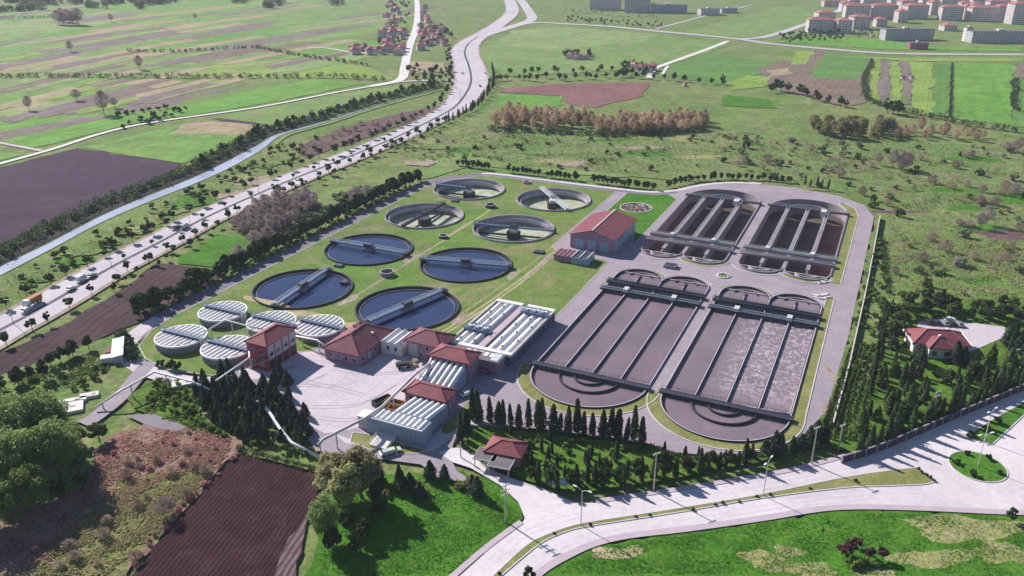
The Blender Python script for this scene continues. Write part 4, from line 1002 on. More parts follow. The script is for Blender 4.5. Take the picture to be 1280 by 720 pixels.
# tall red building
t, W, L, r = building('process_house', 'tall red building with shallow hipped roof and grey panelled side by the conifers', -83.6, -75.6, -39.2, -25.0, 9.2, 'wall_red', 'roof_red', 2.2, 0.6)
for j in range(4):
    MB().box(W - 0.05, W + 0.12, 0.5 + j * 3.5, 3.4 + j * 3.5, 3.6, 8.7).build('wall_panel', 'wall_grey', t)
    win(t, 'r', 1.0 + j * 3.5, 4.6, 1.9, 1.6, W + 0.12, L)
    win(t, 'r', 0.7 + j * 3.5, 0.0, 2.4, 3.2, W, L, 'door', 'concrete_dark', 'plastic_dark')
for j in range(2):
    for zz in (1.4, 5.6): win(t, 'f', 1.4 + j * 3.4, zz, 1.5, 1.5, W, L)
st = MB()
for j in range(12): st.box(0.6 + j * 0.5, 1.2 + j * 0.5, -1.3, -0.05, 0.35 * j, 0.35 * j + 0.2)
st.box(6.4, W, -1.3, -0.05, 4.1, 4.3); st.build('outside_stair', 'concrete', t)
# brown hipped workshop
t, W, L, r = building('workshop', 'wide workshop with brown hipped roof and a small roof dormer', -64.2, -51.0, -24.8, -5.2, 4.4, 'wall_mauve', 'roof_brown', 3.9, 0.9, 6.6)
d = MB(); d.prism([(3.0, 12.4), (5.6, 12.4), (5.6, 15.4), (3.0, 15.4)], 6.3, 7.5); d.build('dormer', 'wall_mauve', t)
m, ln = hip_mesh(3.0, 5.6, 12.4, 15.4, 7.5, 0.9, 0.35); rr = m.build('dormer_roof', 'roof_brown', t)
MB().box(10.2, 10.9, 11.8, 12.5, 4.9, 6.6).build('roof_light', 'cover_white', t)
for j in range(4): win(t, 'f', 1.2 + j * 3.1, 1.3, 1.7, 1.7, W, L)
for j in range(5): win(t, 'r', 1.2 + j * 3.7, 0.2 if j % 2 else 1.3, 2.2 if j % 2 else 1.6, 3.0 if j % 2 else 1.7, W, L, 'door' if j % 2 else 'window', 'steel_dark' if j % 2 else 'wall_white', 'wall_grey' if j % 2 else 'window_glass')
# white annex with folded roof
t, W, L, r = building('annex', 'white annex with folded roof squeezed between two brown hipped roofs', -50.2, -42.4, -13.2, -3.6, 4.2, 'wall_white')
for j in range(3):
    x0 = j * W / 3
    MB().add([(x0, -0.2, 4.2), (x0 + W / 6, -0.2, 5.1), (x0 + W / 3, -0.2, 4.2), (x0, L + 0.2, 4.2), (x0 + W / 6, L + 0.2, 5.1), (x0 + W / 3, L + 0.2, 4.2)], [(0, 2, 1), (3, 4, 5), (0, 1, 4, 3), (1, 2, 5, 4), (0, 3, 5, 2)]).build('roof_fold', 'cover_white', t)
win(t, 'f', 2.2, 1.6, 1.2, 1.5, W, L); win(t, 'f', 5.2, 1.6, 1.2, 1.5, W, L)
# control house
t, W, L, r = building('control_house', 'two storey mauve house with brown hipped roof beside the white annex', -41.0, -28.6, -11.6, -2.4, 6.0, 'wall_mauve', 'roof_brown', 2.6, 0.8)
MB().box(0.6, 4.0, -0.14, -0.0, 0.0, 5.2).build('wall_panel', 'wall_grey', t)
for j in range(3): win(t, 'f', 4.6 + j * 2.5, 3.6, 1.4, 1.5, W, L); win(t, 'f', 4.6 + j * 2.5, 0.8, 1.4, 1.7, W, L)
win(t, 'f', 1.5, 3.4, 1.5, 1.5, W, L)
# upper screw pump house
t, W, L, r = building('pump_house', 'upper pump house with mauve walls and red hipped roof above the screw covers', -27.6, -14.4, -18.8, -11.6, 7.0, 'wall_mauve', 'roof_red', 2.0, 0.8)
for j in range(3): win(t, 'r', 0.8 + j * 2.2, 4.0, 1.2, 1.4, W, L)
win(t, 'l', 2.0, 3.8, 1.3, 1.4, W, L); win(t, 'f', 5.6, 5.3, 2.0, 0.9, W, L)
# link building in front of the filter block with skylights
t, W, L, r = building('inlet_block', 'low mauve inlet block with a row of pale roof lights', -28.2, -8.2, -11.0, -5.2, 4.2, 'wall_mauve', flat='roof_grey')
for j in range(5): MB().box(7.0 + j * 2.2, 8.6 + j * 2.2, 2.2, 4.6, 4.35, 4.75).build('roof_light', 'cover_white', t)
MB().box(17.0, 19.6, 0.4, 5.2, 4.35, 4.7).build('roof_hatch', 'steel_pale', t)
for j in range(3): win(t, 'r', 0.6 + j * 1.8, 1.4, 1.2, 1.5, W, L)
# inclined screw pumps: six ribbed covers each
def screws(label, u0, u1, v0, v1, z0, z1, n=6):
    t = thing('screw_pump_ramp', label, 'screw pumps', (*U(u0, v0), 0), PLANT_RZ, 'inclined screw pump covers'); W, L = u1 - u0, v1 - v0
    MB().add([(0, 0, -0.3), (W, 0, -0.3), (W, L, -0.3), (0, L, -0.3), (0, 0, z0), (W, 0, z0), (W, L, z1), (0, L, z1)], [(0, 3, 2, 1), (4, 5, 6, 7), (0, 1, 5, 4), (1, 2, 6, 5), (2, 3, 7, 6), (3, 0, 4, 7)]).build('ramp', 'wall_blue', t)
    p = W / n
    for j in range(n):
        m = MB(); k2 = 8; vs = []
        for y, zz in ((0.15, z0), (L - 0.05, z1)):
            for i in range(k2 + 1):
                a = PI * i / k2; vs.append((p * (j + 0.5) - p * 0.36 * math.cos(a), y, zz + 0.03 + 0.75 * math.sin(a)))
        m.add(vs, [(i, i + 1, k2 + 2 + i, k2 + 1 + i) for i in range(k2)] + [tuple(range(k2 + 1))[::-1], tuple(range(k2 + 1, 2 * k2 + 2))])
        m.build('screw_cover', 'cover_white', t)
    for j in range(n + 1): MB().bar((p * j, 0.1, z0 + 0.2), (p * j, L - 0.1, z1 + 0.2), 0.16, 0.4).build('channel_wall', 'steel_blue', t)
screws('inclined screw pump covers between the two red pump houses', -26.8, -15.0, -31.0, -19.0, 2.0, 5.4)
t, W, L, r = building('pump_house', 'lower pump house with red hipped roof beside the orange skips', -25.6, -12.2, -38.0, -31.6, 4.6, 'wall_mauve', 'roof_red', 1.9, 0.8)
for j in range(3): win(t, 'f', 1.2 + j * 4.0, 2.2, 1.6, 1.3, W, L)
win(t, 'r', 2.2, 0.0, 1.6, 2.4, W, L, 'door', 'steel_dark', 'wall_grey')
screws('inclined screw pump covers behind the tall blue sheet wall', -22.2, -10.8, -50.0, -38.8, 4.6, 3.3)
# screen hall with blue wall
t, W, L, r = building('screen_hall', 'screen hall with long blue sheet wall and vaulted white covers on top', -27.4, -9.6, -55.6, -50.2, 5.0, 'wall_blue')
for j in range(10):
    a = arch_strip(0.3 + j * 1.72, 0.3 + j * 1.72 + 1.45, 0.5, L - 0.2, 5.0, 0.5); a.build('cover_panel', 'cover_white', t)
MB().box(-0.15, W + 0.15, -0.15, 0.25, 4.9, 5.3).build('parapet', 'steel_pale', t)
for j in range(12): MB().box(j * 1.5 + 0.6, j * 1.5 + 0.72, -0.08, 0.0, -0.3, 4.9).build('sheet_rib', 'wall_blue', t)
MB().box(-3.6, -0.05, 1.0, 4.6, -0.3, 3.8).build('annex', 'wall_grey', t); MB().box(-3.8, -0.05, 0.8, 4.8, 3.8, 4.1).build('annex_roof', 'cover_white', t)
# white plate and machinery before the blue wall
t = thing('access_ramp', 'white concrete slab in front of the blue sheet wall', 'slab', (*G(479, 553), 0), PLANT_RZ)
MB().add([(-2.6, -3, 0), (2.6, -3, 0), (2.6, 3, 0), (-2.6, 3, 0), (-2.6, -3, 0.5), (2.6, -3, 0.5), (2.6, 3, 1.5), (-2.6, 3, 1.5)], [(0, 3, 2, 1), (4, 5, 6, 7), (0, 1, 5, 4), (1, 2, 6, 5), (2, 3, 7, 6), (3, 0, 4, 7)]).build('slab', 'stone_white', t)
r = MB(); railing(r, (-2.5, -2.9, 0.5), (-2.5, 2.9, 1.5), t=0.09); r.build('railing', 'galvanised', t)
# gabled shed
sx0, sx1, sy0, sy1 = -28.8, -8.4, 106.4, 137.4
t = thing('gabled_shed', 'large blue grey shed with red gabled roof beside the drained basins', 'shed', (*U(sx0, sy0), 0), PLANT_RZ); W, L = sx1 - sx0, sy1 - sy0
h, rh = 6.6, 3.0
MB().add([(0, 0, -0.3), (W, 0, -0.3), (W, L, -0.3), (0, L, -0.3), (0, 0, h), (W, 0, h), (W, L, h), (0, L, h), (W / 2, 0, h + rh - 0.15), (W / 2, L, h + rh - 0.15)],
         [(0, 1, 5, 8, 4), (1, 2, 6, 5), (2, 3, 7, 9, 6), (3, 0, 4, 7)]).build('wall', 'wall_mauve', t)
o = 0.6; sl = rh / (W / 2)
for s in (0, 1):
    xe = -o if s == 0 else W + o; ze = h - sl * o
    v8 = [(xe, -o, ze), (W / 2, -o, h + rh), (W / 2, L + o, h + rh), (xe, L + o, ze)]
    rf = MB().add(v8 + [(a, b, c - 0.22) for a, b, c in v8], [(0, 1, 2, 3), (7, 6, 5, 4), (0, 4, 5, 1), (1, 5, 6, 2), (2, 6, 7, 3), (3, 7, 4, 0)]).build('roof_slope', 'roof_red', t)
    for j in range(1, 12):
        y = j * (L + 1.2) / 12 - o; MB().bar((xe, y, ze + 0.04), (W / 2, y, h + rh + 0.04), 0.12, 0.1).build('roof_seam', 'roof_red', rf)
MB().bar((W / 2, -o - 0.05, h + rh + 0.05), (W / 2, L + o + 0.05, h + rh + 0.05), 0.6, 0.18).build('ridge', 'concrete_pale', t)
for j in range(3): win(t, 'f', 2.2 + j * 5.8, 0.0, 4.2, 4.6, W, L, 'door', 'wall_mauve', 'wall_blue')
for j in range(6):
    MB().box(W, W + 0.14, 1.6 + j * 4.9, 5.6 + j * 4.9, 0.6, 5.0).build('wall_panel', 'wall_blue', t); win(t, 'r', 2.1 + j * 4.9, 5.1, 3.0, 1.0, W + 0.14, L)
# sludge pump hut
t = thing('pump_hut', 'low flat roofed pump hut with an open dark half beside the gabled shed', 'hut', (*U(-29.4, 88.6), 0), PLANT_RZ)
MB().box(0, 7.4, 0, 8.2, -0.3, 2.3).build('wall', 'wall_mauve', t); MB().box(-0.3, 7.5, -0.3, 8.5, 2.3, 2.6).build('roof', 'roof_brown', t)
for j in range(4): MB().box(0.2 + j * 1.9, 0.5 + j * 1.9, -0.2, 8.4, 2.6, 2.85).build('roof_beam', 'concrete', t)
MB().box(7.9, 15.4, -0.6, 8.2, -0.3, 3.0).build('tank_wall', 'wall_blue', t); MB().box(8.3, 15.0, -0.2, 7.8, 3.0, 3.08).build('tank_water', 'steel_dark', t)
for j in range(3): MB().box(8.2 + j * 3.3, 8.6 + j * 3.3, -0.5, 8.1, 3.08, 3.5).build('roof_beam', 'concrete_pale', t)
# gate lodge with its carports
t = thing('gate_lodge', 'small gate lodge with bright red hipped roof among dark cypresses', 'house', (*G(633, 572), 0), PLANT_RZ + 0.12)
MB().box(-4.6, 4.6, -3.2, 3.2, -0.3, 3.2).build('wall', 'wall_mauve', t); m, ln = hip_mesh(-4.6, 4.6, -3.2, 3.2, 3.5, 1.9, 0.7); r = m.build('roof', 'roof_red', t); ridges(r, ln, 'roof_red')
for j in range(3): win(t, 'f', 0, 1.2, 1.4, 1.4, 0, 0) if False else MB().box(-3.8 + j * 2.8, -2.4 + j * 2.8, -3.26, -3.18, 1.2, 2.6).build('window', 'window_glass', t)
for px, lab in (((609, 580), 'grey carport roof with pale rim beside the gate lodge'), ((627, 589), 'darker grey carport roof close under the gate lodge wall')):
    t = thing('carport', lab, 'carport', (*G(*px), 0), PLANT_RZ + 0.12)
    MB().box(-2.9, 2.9, -2.6, 2.6, 2.75, 2.95).build('roof', 'roof_grey', t)
    for (a, b, c, d) in ((-3.05, 3.05, -2.75, -2.6), (-3.05, 3.05, 2.6, 2.75), (-3.05, -2.9, -2.6, 2.6), (2.9, 3.05, -2.6, 2.6)): MB().box(a, b, c, d, 2.7, 3.05).build('fascia', 'kerb_stone', t)
    for x in (-2.6, 2.6):
        for y in (-2.3, 2.3): MB().box(x - 0.1, x + 0.1, y - 0.1, y + 0.1, -0.1, 2.75).build('post', 'galvanised', t)
# villa on the right
t = thing('villa', 'red roofed villa with white edges beside a paved car park among trees', 'house', (*G(1170, 437), 0), -0.14)
MB().box(-8.6, 8.6, -3.4, 6.2, -0.3, 3.6).build('wall', 'wall_white', t); MB().box(-4.6, 3.0, -6.6, -3.4, -0.3, 3.6).build('wing_wall', 'wall_white', t)
m, ln = hip_mesh(-8.6, 8.6, -3.4, 6.2, 3.9, 3.0, 0.7); r = m.build('roof', 'roof_red', t); ridges(r, ln, 'roof_far')
m, ln = hip_mesh(-4.6, 3.0, -6.6, 0.4, 3.92, 2.6, 0.6); r = m.build('wing_roof', 'roof_red', t); ridges(r, ln, 'roof_far')
MB().box(-9.45, -9.2, -4.2, 7.0, 3.3, 4.2).build('white_gutter', 'wall_white', t); MB().box(9.2, 9.45, -4.2, 7.0, 3.3, 4.2).build('white_gutter', 'wall_white', t)
for x, y in ((-3.0, 2.0), (3.4, 2.6), (-1.0, -3.0)): MB().box(x - 0.35, x + 0.35, y - 0.35, y + 0.35, 5.2, 7.0).build('chimney', 'wall_white', t)
for j in range(4): MB().box(-7.6 + j * 3.9, -6.0 + j * 3.9, -3.47 if not -4.6 < -7 + j * 3.9 < 3 else -6.67, -3.38 if not -4.6 < -7 + j * 3.9 < 3 else -6.58, 1.0, 2.6).build('window', 'window_glass', t)
# outfall pads and shed on the left
for px, sx, sy, lab in (((84, 512), 4.4, 3.2, 'largest white concrete tank lid beside the big willows'), ((90, 503), 4.0, 1.2, 'narrow white concrete slab behind the largest lid'), ((112, 496), 2.6, 1.3, 'small white slab in the grass beside the white pipe'), ((229, 481), 3.2, 1.7, 'white slab at the edge of the dark conifers')):
    t = thing('tank_lid', lab, 'slab', (*G(*px), 0), 0.42)
    MB().box(-sx, sx, -sy, sy, -0.3, 0.9).build('slab', 'stone_white', t); MB().box(-sx * 0.5, -sx * 0.5 + 1.2, -0.5, 0.5, 0.9, 1.0).build('hatch', 'galvanised', t)
    MB().box(sx * 0.2, sx * 0.2 + 1.2, -0.4, 0.6, 0.9, 1.05).build('hatch', 'concrete_pale', t)
t = thing('long_shed', 'narrow shed with blue grey lean-to roof in the grass beside the ploughed field', 'shed', (*G(148, 452), 0), fdir((150, 456), (150, 432)) and math.atan2(*fdir((149, 456), (151, 430))[::-1]) - PI / 2)
MB().box(-1.6, 1.6, -1, 13, -0.3, 2.2).build('wall', 'wall_grey', t); MB().add([(-1.9, -1.3, 2.2), (1.9, -1.3, 2.7), (1.9, 13.3, 2.7), (-1.9, 13.3, 2.2), (-1.9, -1.3, 2.35), (1.9, -1.3, 2.85), (1.9, 13.3, 2.85), (-1.9, 13.3, 2.35)], [(0, 3, 2, 1), (4, 5, 6, 7), (0, 1, 5, 4), (1, 2, 6, 5), (2, 3, 7, 6), (3, 0, 4, 7)]).build('roof', 'steel_blue', t)
MB().box(-5.2, -1.65, 0, 3.0, -0.3, 1.9).build('lean_to', 'stone_white', t); MB().box(-4.0, -1.65, 5, 9.0, -0.3, 1.6).build('lean_to', 'roof_brown', t)

# ---- pipes on trestles
def pipeline(label, pts, r, mat='cover_white', posts=9.0, ph=True):
    """pts: (px, py, height)"""
    P3 = [(*G(x, y, z), z) for x, y, z in pts]; o = P3[0]
    t = thing('overhead_pipe', label, 'pipe', (o[0], o[1], 0), 0, 'overhead pipes')
    loc = [(p[0] - o[0], p[1] - o[1], p[2]) for p in P3]
    MB().tube(loc, r, 10).build('pipe', mat, t, True)
    if ph:
        for a, b in zip(loc, loc[1:]):
            n = max(1, int(math.hypot(b[0] - a[0], b[1] - a[1]) / posts))
            for i in range(n):
                q = Vector(a).lerp(Vector(b), (i + 0.3) / n)
                if q.z > 0.8: MB().bar((q.x, q.y, -0.2), (q.x, q.y, q.z), 0.3, 0.3).build('trestle', 'galvanised', t)
pipeline('white pipe on trestles running from the lids past the turning lane', [(118, 510, 1), (150, 489, 4), (193, 465, 5), (240, 477, 5), (262, 487, 4)], 0.32)
pipeline('white pipe climbing from the conifers to the tall red building', [(264, 482, 3), (270, 476, 4.5), (312, 447, 5.5), (311, 427, 6)], 0.3)
pipeline('white pipe linking the covered tanks on tall posts', [(256, 415, 5), (281, 400, 6), (308, 407, 6), (330, 412, 5)], 0.26)
pipeline('white pipe bending round the covered tank behind the workshop', [(370, 420, 3), (396, 425, 4), (404, 431, 4), (409, 436, 2)], 0.26)
pipeline('long pale conveyor pipe crossing the concrete plaza', [(398, 556, 3), (404, 549, 5), (456, 523, 5.5), (478, 508, 5.5), (520, 467, 5.5), (536, 455, 5.5), (541, 445, 3)], 0.42, 'concrete_pale', 16)
pipeline('white pipe coming out of the conifers down to the hedge', [(322, 500, 3), (338, 517, 3), (350, 536, 2.4), (364, 553, 1.2), (398, 571, 0.6)], 0.45, 'cover_white', 12)

# ---- skips, machines and trailers in the yard
def skip(px, rz, mat, lab):
    t = thing('skip', lab, 'skip', (*G(*px), 0), PLANT_RZ + rz)
    m = MB(); a, b, c, d = 2.6, 1.15, 3.0, 1.25
    m.ring([(-c, -d), (c, -d), (c, d), (-c, d)], [(-c + .15, -d + .15), (c - .15, -d + .15), (c - .15, d - .15), (-c + .15, d - .15)], 0.2, 1.9); m.build('bin_wall', mat, t)
    MB().box(-c + .1, c - .1, -d + .1, d - .1, 0.15, 0.9).build('load', 'dark_sludge_floor', t)
    for j in range(5): MB().box(-2.6 + j * 1.25, -2.45 + j * 1.25, -1.36, -1.25, 0.2, 1.9).build('rib', mat, t)
skip((493, 508), 0.0, 'rust_orange', 'orange skip with dark sludge beside the lower pump house'); skip((497, 517), 0.05, 'rust_orange', 'orange skip half hidden beside the vaulted covers'); skip((478, 505), 1.2, 'steel_dark', 'dark skip under the conveyor pipe')
t = thing('sludge_trailer', 'dark flat trailer parked on the plaza before the control house', 'trailer', (*G(505, 459), 0), PLANT_RZ + 0.7)
MB().box(-2.6, 2.6, -1.1, 1.1, 0.8, 1.3).build('bed', 'steel_dark', t); MB().box(-2.4, 1.4, -0.9, 0.9, 1.3, 1.9).build('load', 'concrete_dark', t)
for x in (-1.6, 1.6):
    for y in (-1.1, 1.1): MB().tube([(x, y - 0.12, 0.5), (x, y + 0.12, 0.5)], 0.5, 12).build('wheel', 'plastic_dark', t)
for px, lab in (((518, 452), 'pale rubble heap beside the control house'), ((516, 458), 'low sand heap beside the dark trailer')):
    t = tag(MB().add([(p[0] - 0, p[1], z) for z, s in ((0, 1.0), (0.6, 0.7)) for p in blob((0, 0), 2.0 * s, 1.4 * s, 0, 14)] + [(0, 0, 0.95)], [(i, (i + 1) % 14, 14 + (i + 1) % 14, 14 + i) for i in range(14)] + [(14 + i, 14 + (i + 1) % 14, 28) for i in range(14)]).build('rubble_heap', 'dirt'), lab, 'heap'); t.location = (*G(*px), 0.05)

# ---- vehicles
def car_mesh(kind):
    if kind == 'van': prof = [(-2.6, 0.4), (-2.6, 1.2), (-2.5, 2.1), (1.3, 2.15), (2.0, 1.3), (2.6, 1.05), (2.65, 0.4)]; w2 = 0.98
    else: prof = [(-2.2, 0.35), (-2.25, 0.85), (-1.9, 0.98), (-1.35, 1.42), (0.35, 1.45), (1.0, 1.0), (2.1, 0.85), (2.2, 0.35)]; w2 = 0.88
    n = len(prof); m = MB()
    tw = [w2 if z < 1.05 else w2 * 0.82 for x, z in prof]
    m.add([(x, -t2, z) for (x, z), t2 in zip(prof, tw)] + [(x, t2, z) for (x, z), t2 in zip(prof, tw)],
          [(i, (i + 1) % n, n + (i + 1) % n, n + i) for i in range(n)] + [tuple(range(n))[::-1], tuple(range(n, 2 * n))])
    return m
def make_car(kind, label, group):
    t = thing('car' if kind == 'car' else 'van', label, kind, (0, 0, 0), 0, group)
    b = car_mesh(kind).build('body', 'car_paint', t)
    if kind == 'car':
        g = MB()
        for s in (-1, 1): g.add([(-1.25, s * 0.80, 1.03), (0.75, s * 0.80, 1.03), (0.3, s * 0.735, 1.38), (-1.15, s * 0.735, 1.38)], [(0, 1, 2, 3)[::s]])
        g.build('side_glass', 'car_glass', t)
        MB().add([(0.42, -0.7, 1.43), (0.42, 0.7, 1.43), (1.0, 0.76, 1.05), (1.0, -0.76, 1.05)], [(0, 3, 2, 1)]).build('windscreen', 'car_glass', t)
        MB().add([(-1.42, -0.7, 1.42), (-1.42, 0.7, 1.42), (-1.9, 0.76, 1.03), (-1.9, -0.76, 1.03)], [(0, 1, 2, 3)]).build('rear_window', 'car_glass', t)
    else:
        MB().add([(1.38, -0.78, 2.1), (1.38, 0.78, 2.1), (2.02, 0.84, 1.36), (2.02, -0.84, 1.36)], [(0, 3, 2, 1)]).build('windscreen', 'car_glass', t)
    wx = 1.35 if kind == 'car' else 1.7
    for x in (-wx, wx):
        for y in (-0.8, 0.8): MB().tube([(x, y - 0.11, 0.32), (x, y + 0.11, 0.32)], 0.33, 10).build('wheel', 'plastic_dark', t)
    return t
car0 = make_car('car', 'x', 'g'); van0 = make_car('van', 'x', 'g')
def park(src, loc, rz, col, label, group, sc=1.0):
    r = dup(src, (loc[0], loc[1], loc[2] if len(loc) > 2 else 0.1), rz, sc, label, group)
    for c in r.children: c.color = (*col, 1)
    return r
WHITE, GREY, BLACK, RED, SILV = (0.75, 0.75, 0.75), (0.25, 0.26, 0.28), (0.02, 0.02, 0.025), (0.4, 0.03, 0.03), (0.5, 0.51, 0.53)
HM = np.array(MED)
def on_highway(px, py):
    p = np.array(G(px, py)); i = int(np.argmin(((HM - p) ** 2).sum(1))); i = min(max(i, 1), len(HM) - 2); d = HM[i + 1] - HM[i - 1]
    return (p[0], p[1], 0.12), math.atan2(d[1], d[0])
for px, py, src, col, lab in ((33, 389, car0, WHITE, 'white car on the highway beside the orange lorry'), (89, 362, car0, WHITE, 'white car behind the two vans on the highway'), (102, 350, van0, WHITE, 'white van leading a queue on the highway'),
                         (115, 346, car0, GREY, 'dark car in the queue beside the white van on the highway'), (231, 285, van0, SILV, 'silver van alone on the highway before the bare wood'), (219, 286, car0, BLACK, 'small black car close behind the silver van'),
                         (520, 159, car0, WHITE, 'white car on the far stretch of highway before the bend'), (600, 108, car0, RED, 'red car on the bend of the highway'), (606, 92, car0, WHITE, 'white car climbing the bend of the highway'), (578, 92, car0, GREY, 'grey car entering the bend of the highway'), (612, 48, car0, WHITE, 'white car past the bend near the slip road')):
    l, a = on_highway(px, py); park(src, l, a, col, lab, 'vehicles on the highway')
l, a = on_highway(42, 380)
t = thing('lorry', 'orange lorry with white cab on the highway', 'lorry', (l[0], l[1], 0.1), a + PI)
MB().box(-3.6, 2.0, -1.2, 1.2, 1.1, 2.9).build('load_body', 'rust_orange', t); MB().box(-3.7, 3.9, -1.0, 1.0, 0.7, 1.05).build('chassis', 'steel_dark', t); MB().add([(2.2, -1.15, 0.6), (4.1, -1.15, 0.6), (4.1, -1.15, 1.8), (3.7, -1.1, 2.8), (2.2, -1.1, 2.8), (2.2, 1.15, 0.6), (4.1, 1.15, 0.6), (4.1, 1.15, 1.8), (3.7, 1.1, 2.8), (2.2, 1.1, 2.8)], [(0, 1, 2, 3, 4), (9, 8, 7, 6, 5), (0, 5, 6, 1), (1, 6, 7, 2), (2, 7, 8, 3), (3, 8, 9, 4), (4, 9, 5, 0)]).build('cab', 'cover_white', t)
for x in (-2.6, -1.3, 3.2):
    for y in (-1.05, 1.05): MB().tube([(x, y - 0.15, 0.5), (x, y + 0.15, 0.5)], 0.5, 10).build('wheel', 'plastic_dark', t)
park(van0, G(356, 461), PLANT_RZ + 1.4, (0.30, 0.34, 0.42), 'blue grey van in the shade of the tall red building', 'vehicles in the yard')
park(car0, G(584, 494), PLANT_RZ + 1.1, WHITE, 'white car parked behind the lower pump house', 'vehicles in the yard')
park(car0, G(607, 466), PLANT_RZ + 0.3, (0.25, 0.08, 0.12), 'dark red car in the shade beside the inlet block', 'vehicles in the yard')
park(car0, G(492, 566), PLANT_RZ + 0.9, (0.55, 0.6, 0.45), 'pale green car on the verge before the blue sheet wall', 'vehicles in the yard')
park(car0, G(485, 568), PLANT_RZ + 0.9, SILV, 'silver car beside the pale green car on the verge', 'vehicles in the yard')
for j, (x, col) in enumerate(((1161, BLACK), (1170, (0.02, 0.03, 0.06)), (1180, GREY), (1189, BLACK), (1198, GREY))):
    park(car0, G(x, 404 + j * 0.7), 1.35 + 0.3, col, 'dark car parked in a row behind the red roofed villa', 'cars parked behind the villa')
park(car0, G(1186, 401), 0.1, WHITE, 'white car parked across the end of the dark row by the villa', 'cars parked behind the villa')
for _ in range(64):
    x = random.uniform(706, 826); y = 10 + (x - 706) * 0.085 + random.choice((0, 2.2, 4.4)) + random.uniform(-0.3, 0.3)
    park(car0, (*G(x, y), 0.0), random.choice((0.0, 1.5)) + random.gauss(0, 0.05), random.choice((WHITE, WHITE, SILV, GREY, BLACK, RED)), 'small car in the crowded car park before the long hospital block', 'cars in the far car park')
for _ in range(26):
    x = random.uniform(1066, 1112); y = random.uniform(37, 47)
    park(car0, (*G(x, y), 0.0), random.choice((0.2, 1.7)) + random.gauss(0, 0.05), random.choice((WHITE, SILV, GREY, RED, BLACK)), 'small car parked between the red roofed flats and the long grey school', 'cars by the far flats')
for o_ in (car0, van0):
    for c in list(o_.children): bpy.data.objects.remove(c)
    bpy.data.objects.remove(o_)

# ---- walls, fences, poles
def wall_run(name, label, line, h, th, mat, cap=None, panel=6.0, cat='wall', group=None):
    o = line[0]; t = thing(name, label, cat, (*o, 0), 0, group); P = [(p[0] - o[0], p[1] - o[1]) for p in line]
    for i, (x, y, a) in enumerate(along(P, panel)):
        q = MB().box(0, panel - 0.12, -th / 2, th / 2, -0.4, h).build('panel', mat, t); q.location = (x, y, 0); q.rotation_euler[2] = a
        s = MB().box(-0.2, 0.2, -th / 2 - 0.1, th / 2 + 0.1, -0.4, h + 0.15).build('post', cap or mat, t); s.location = (x - 0.06 * math.cos(a), y - 0.06 * math.sin(a), 0); s.rotation_euler[2] = a
        if cap: c = MB().box(0.15, panel - 0.25, -th / 2 - 0.06, th / 2 + 0.06, h + 0.005, h + 0.12).build('coping', cap, t); c.location = (x, y, 0); c.rotation_euler[2] = a
    return t
wall_run('perimeter_wall', 'pale capped perimeter wall along the outer plant road by the basins', UP([(91.0, 2), (92.4, 40), (93.4, 100), (93.8, 150), (94.0, 206)]), 1.5, 0.3, 'concrete_dark', 'concrete_pale', 5.0)
wall_run('roadside_wall', 'dark panelled wall beside the main road in front of the tree belt', GP([(1052, 579), (1080, 571), (1110, 560), (1142, 546), (1200, 521), (1284, 486), (1420, 430)]), 2.3, 0.3, 'concrete_dark', 'concrete', 4.0)
def lamp_post(px, top, label, arm=2.2, rz=0.0):
    t = thing('street_lamp', label, 'street lamp', (*G(*px), 0), rz, 'street lamps')
    MB().tube([(0, 0, -0.2), (0, 0, top)], [0.14, 0.08], 8).build('pole', 'galvanised', t)
    for s in (-1, 1):
        a = MB().tube([(0, 0, top - 0.1), (s * arm * 0.5, 0, top + 0.5), (s * arm, 0, top + 0.6)], 0.07, 6).build('arm', 'galvanised', t)
        MB().box(s * arm - 0.5, s * arm + 0.5, -0.18, 0.18, top + 0.5, top + 0.72).build('lamp_head', 'cover_white', a)
LP_RZ = [0.5, 0.3, 0.1, 0.0, 0.2]
for px, top, lab, rz in (((726, 657), 10.0, 'double armed street lamp on the median opposite the plant gate', -0.6), ((954, 620), 10.0, 'double armed street lamp on the median in front of the large basins', 0.9), ((1222, 583), 9.5, 'street lamp in the middle of the roundabout', 0.3), ((1230, 552), 9.5, 'street lamp on the grass triangle beside the roundabout', 0.6)): lamp_post(px, top, lab, 2.0, rz)
for p, n, a in [(q, i, q[2]) for i, q in enumerate(along(MED, 55.0, 30.0))][:14]:
    t = thing('street_lamp', 'thin street lamp rising from the highway median', 'street lamp', (p[0], p[1], 0), p[2] + PI / 2, 'lamps along the highway')
    MB().tube([(0, 0, -0.2), (0, 0, 9.0)], [0.13, 0.08], 6).build('pole', 'galvanised', t); MB().bar((-1.8, 0, 9.05), (1.8, 0, 9.05), 0.12, 0.12).build('arm', 'galvanised', t)
def power_pole(px, h, label, arms=2, mat='timber_pole'):
    t = thing('power_pole', label, 'power pole', (*G(*px), 0), 0.5)
    MB().tube([(0, 0, -0.3), (0, 0, h)], [0.22, 0.13], 8).build('pole', mat, t)
    for j in range(arms):
        a = MB().bar((-1.1, 0, h - 0.4 - j * 1.3), (1.1, 0, h - 0.4 - j * 1.3), 0.16, 0.16).build('crossarm', mat, t)
        for x in (-1.0, -0.4, 0.4, 1.0): MB().tube([(x, 0, h - 0.35 - j * 1.3), (x, 0, h + 0.05 - j * 1.3)], 0.1, 6).build('insulator', 'cover_white', a)
power_pole((632, 653), 11.0, 'wooden power pole with crossarms on the grass corner by the gate', 3)
power_pole((817, 614), 11.5, 'pale power pole standing between the garden and the main road', 1)
power_pole((1014, 580), 11.5, 'pale power pole at the corner below the foamy basin', 1); power_pole((1048, 562), 8.0, 'shorter pale pole beside the young orchard', 1)
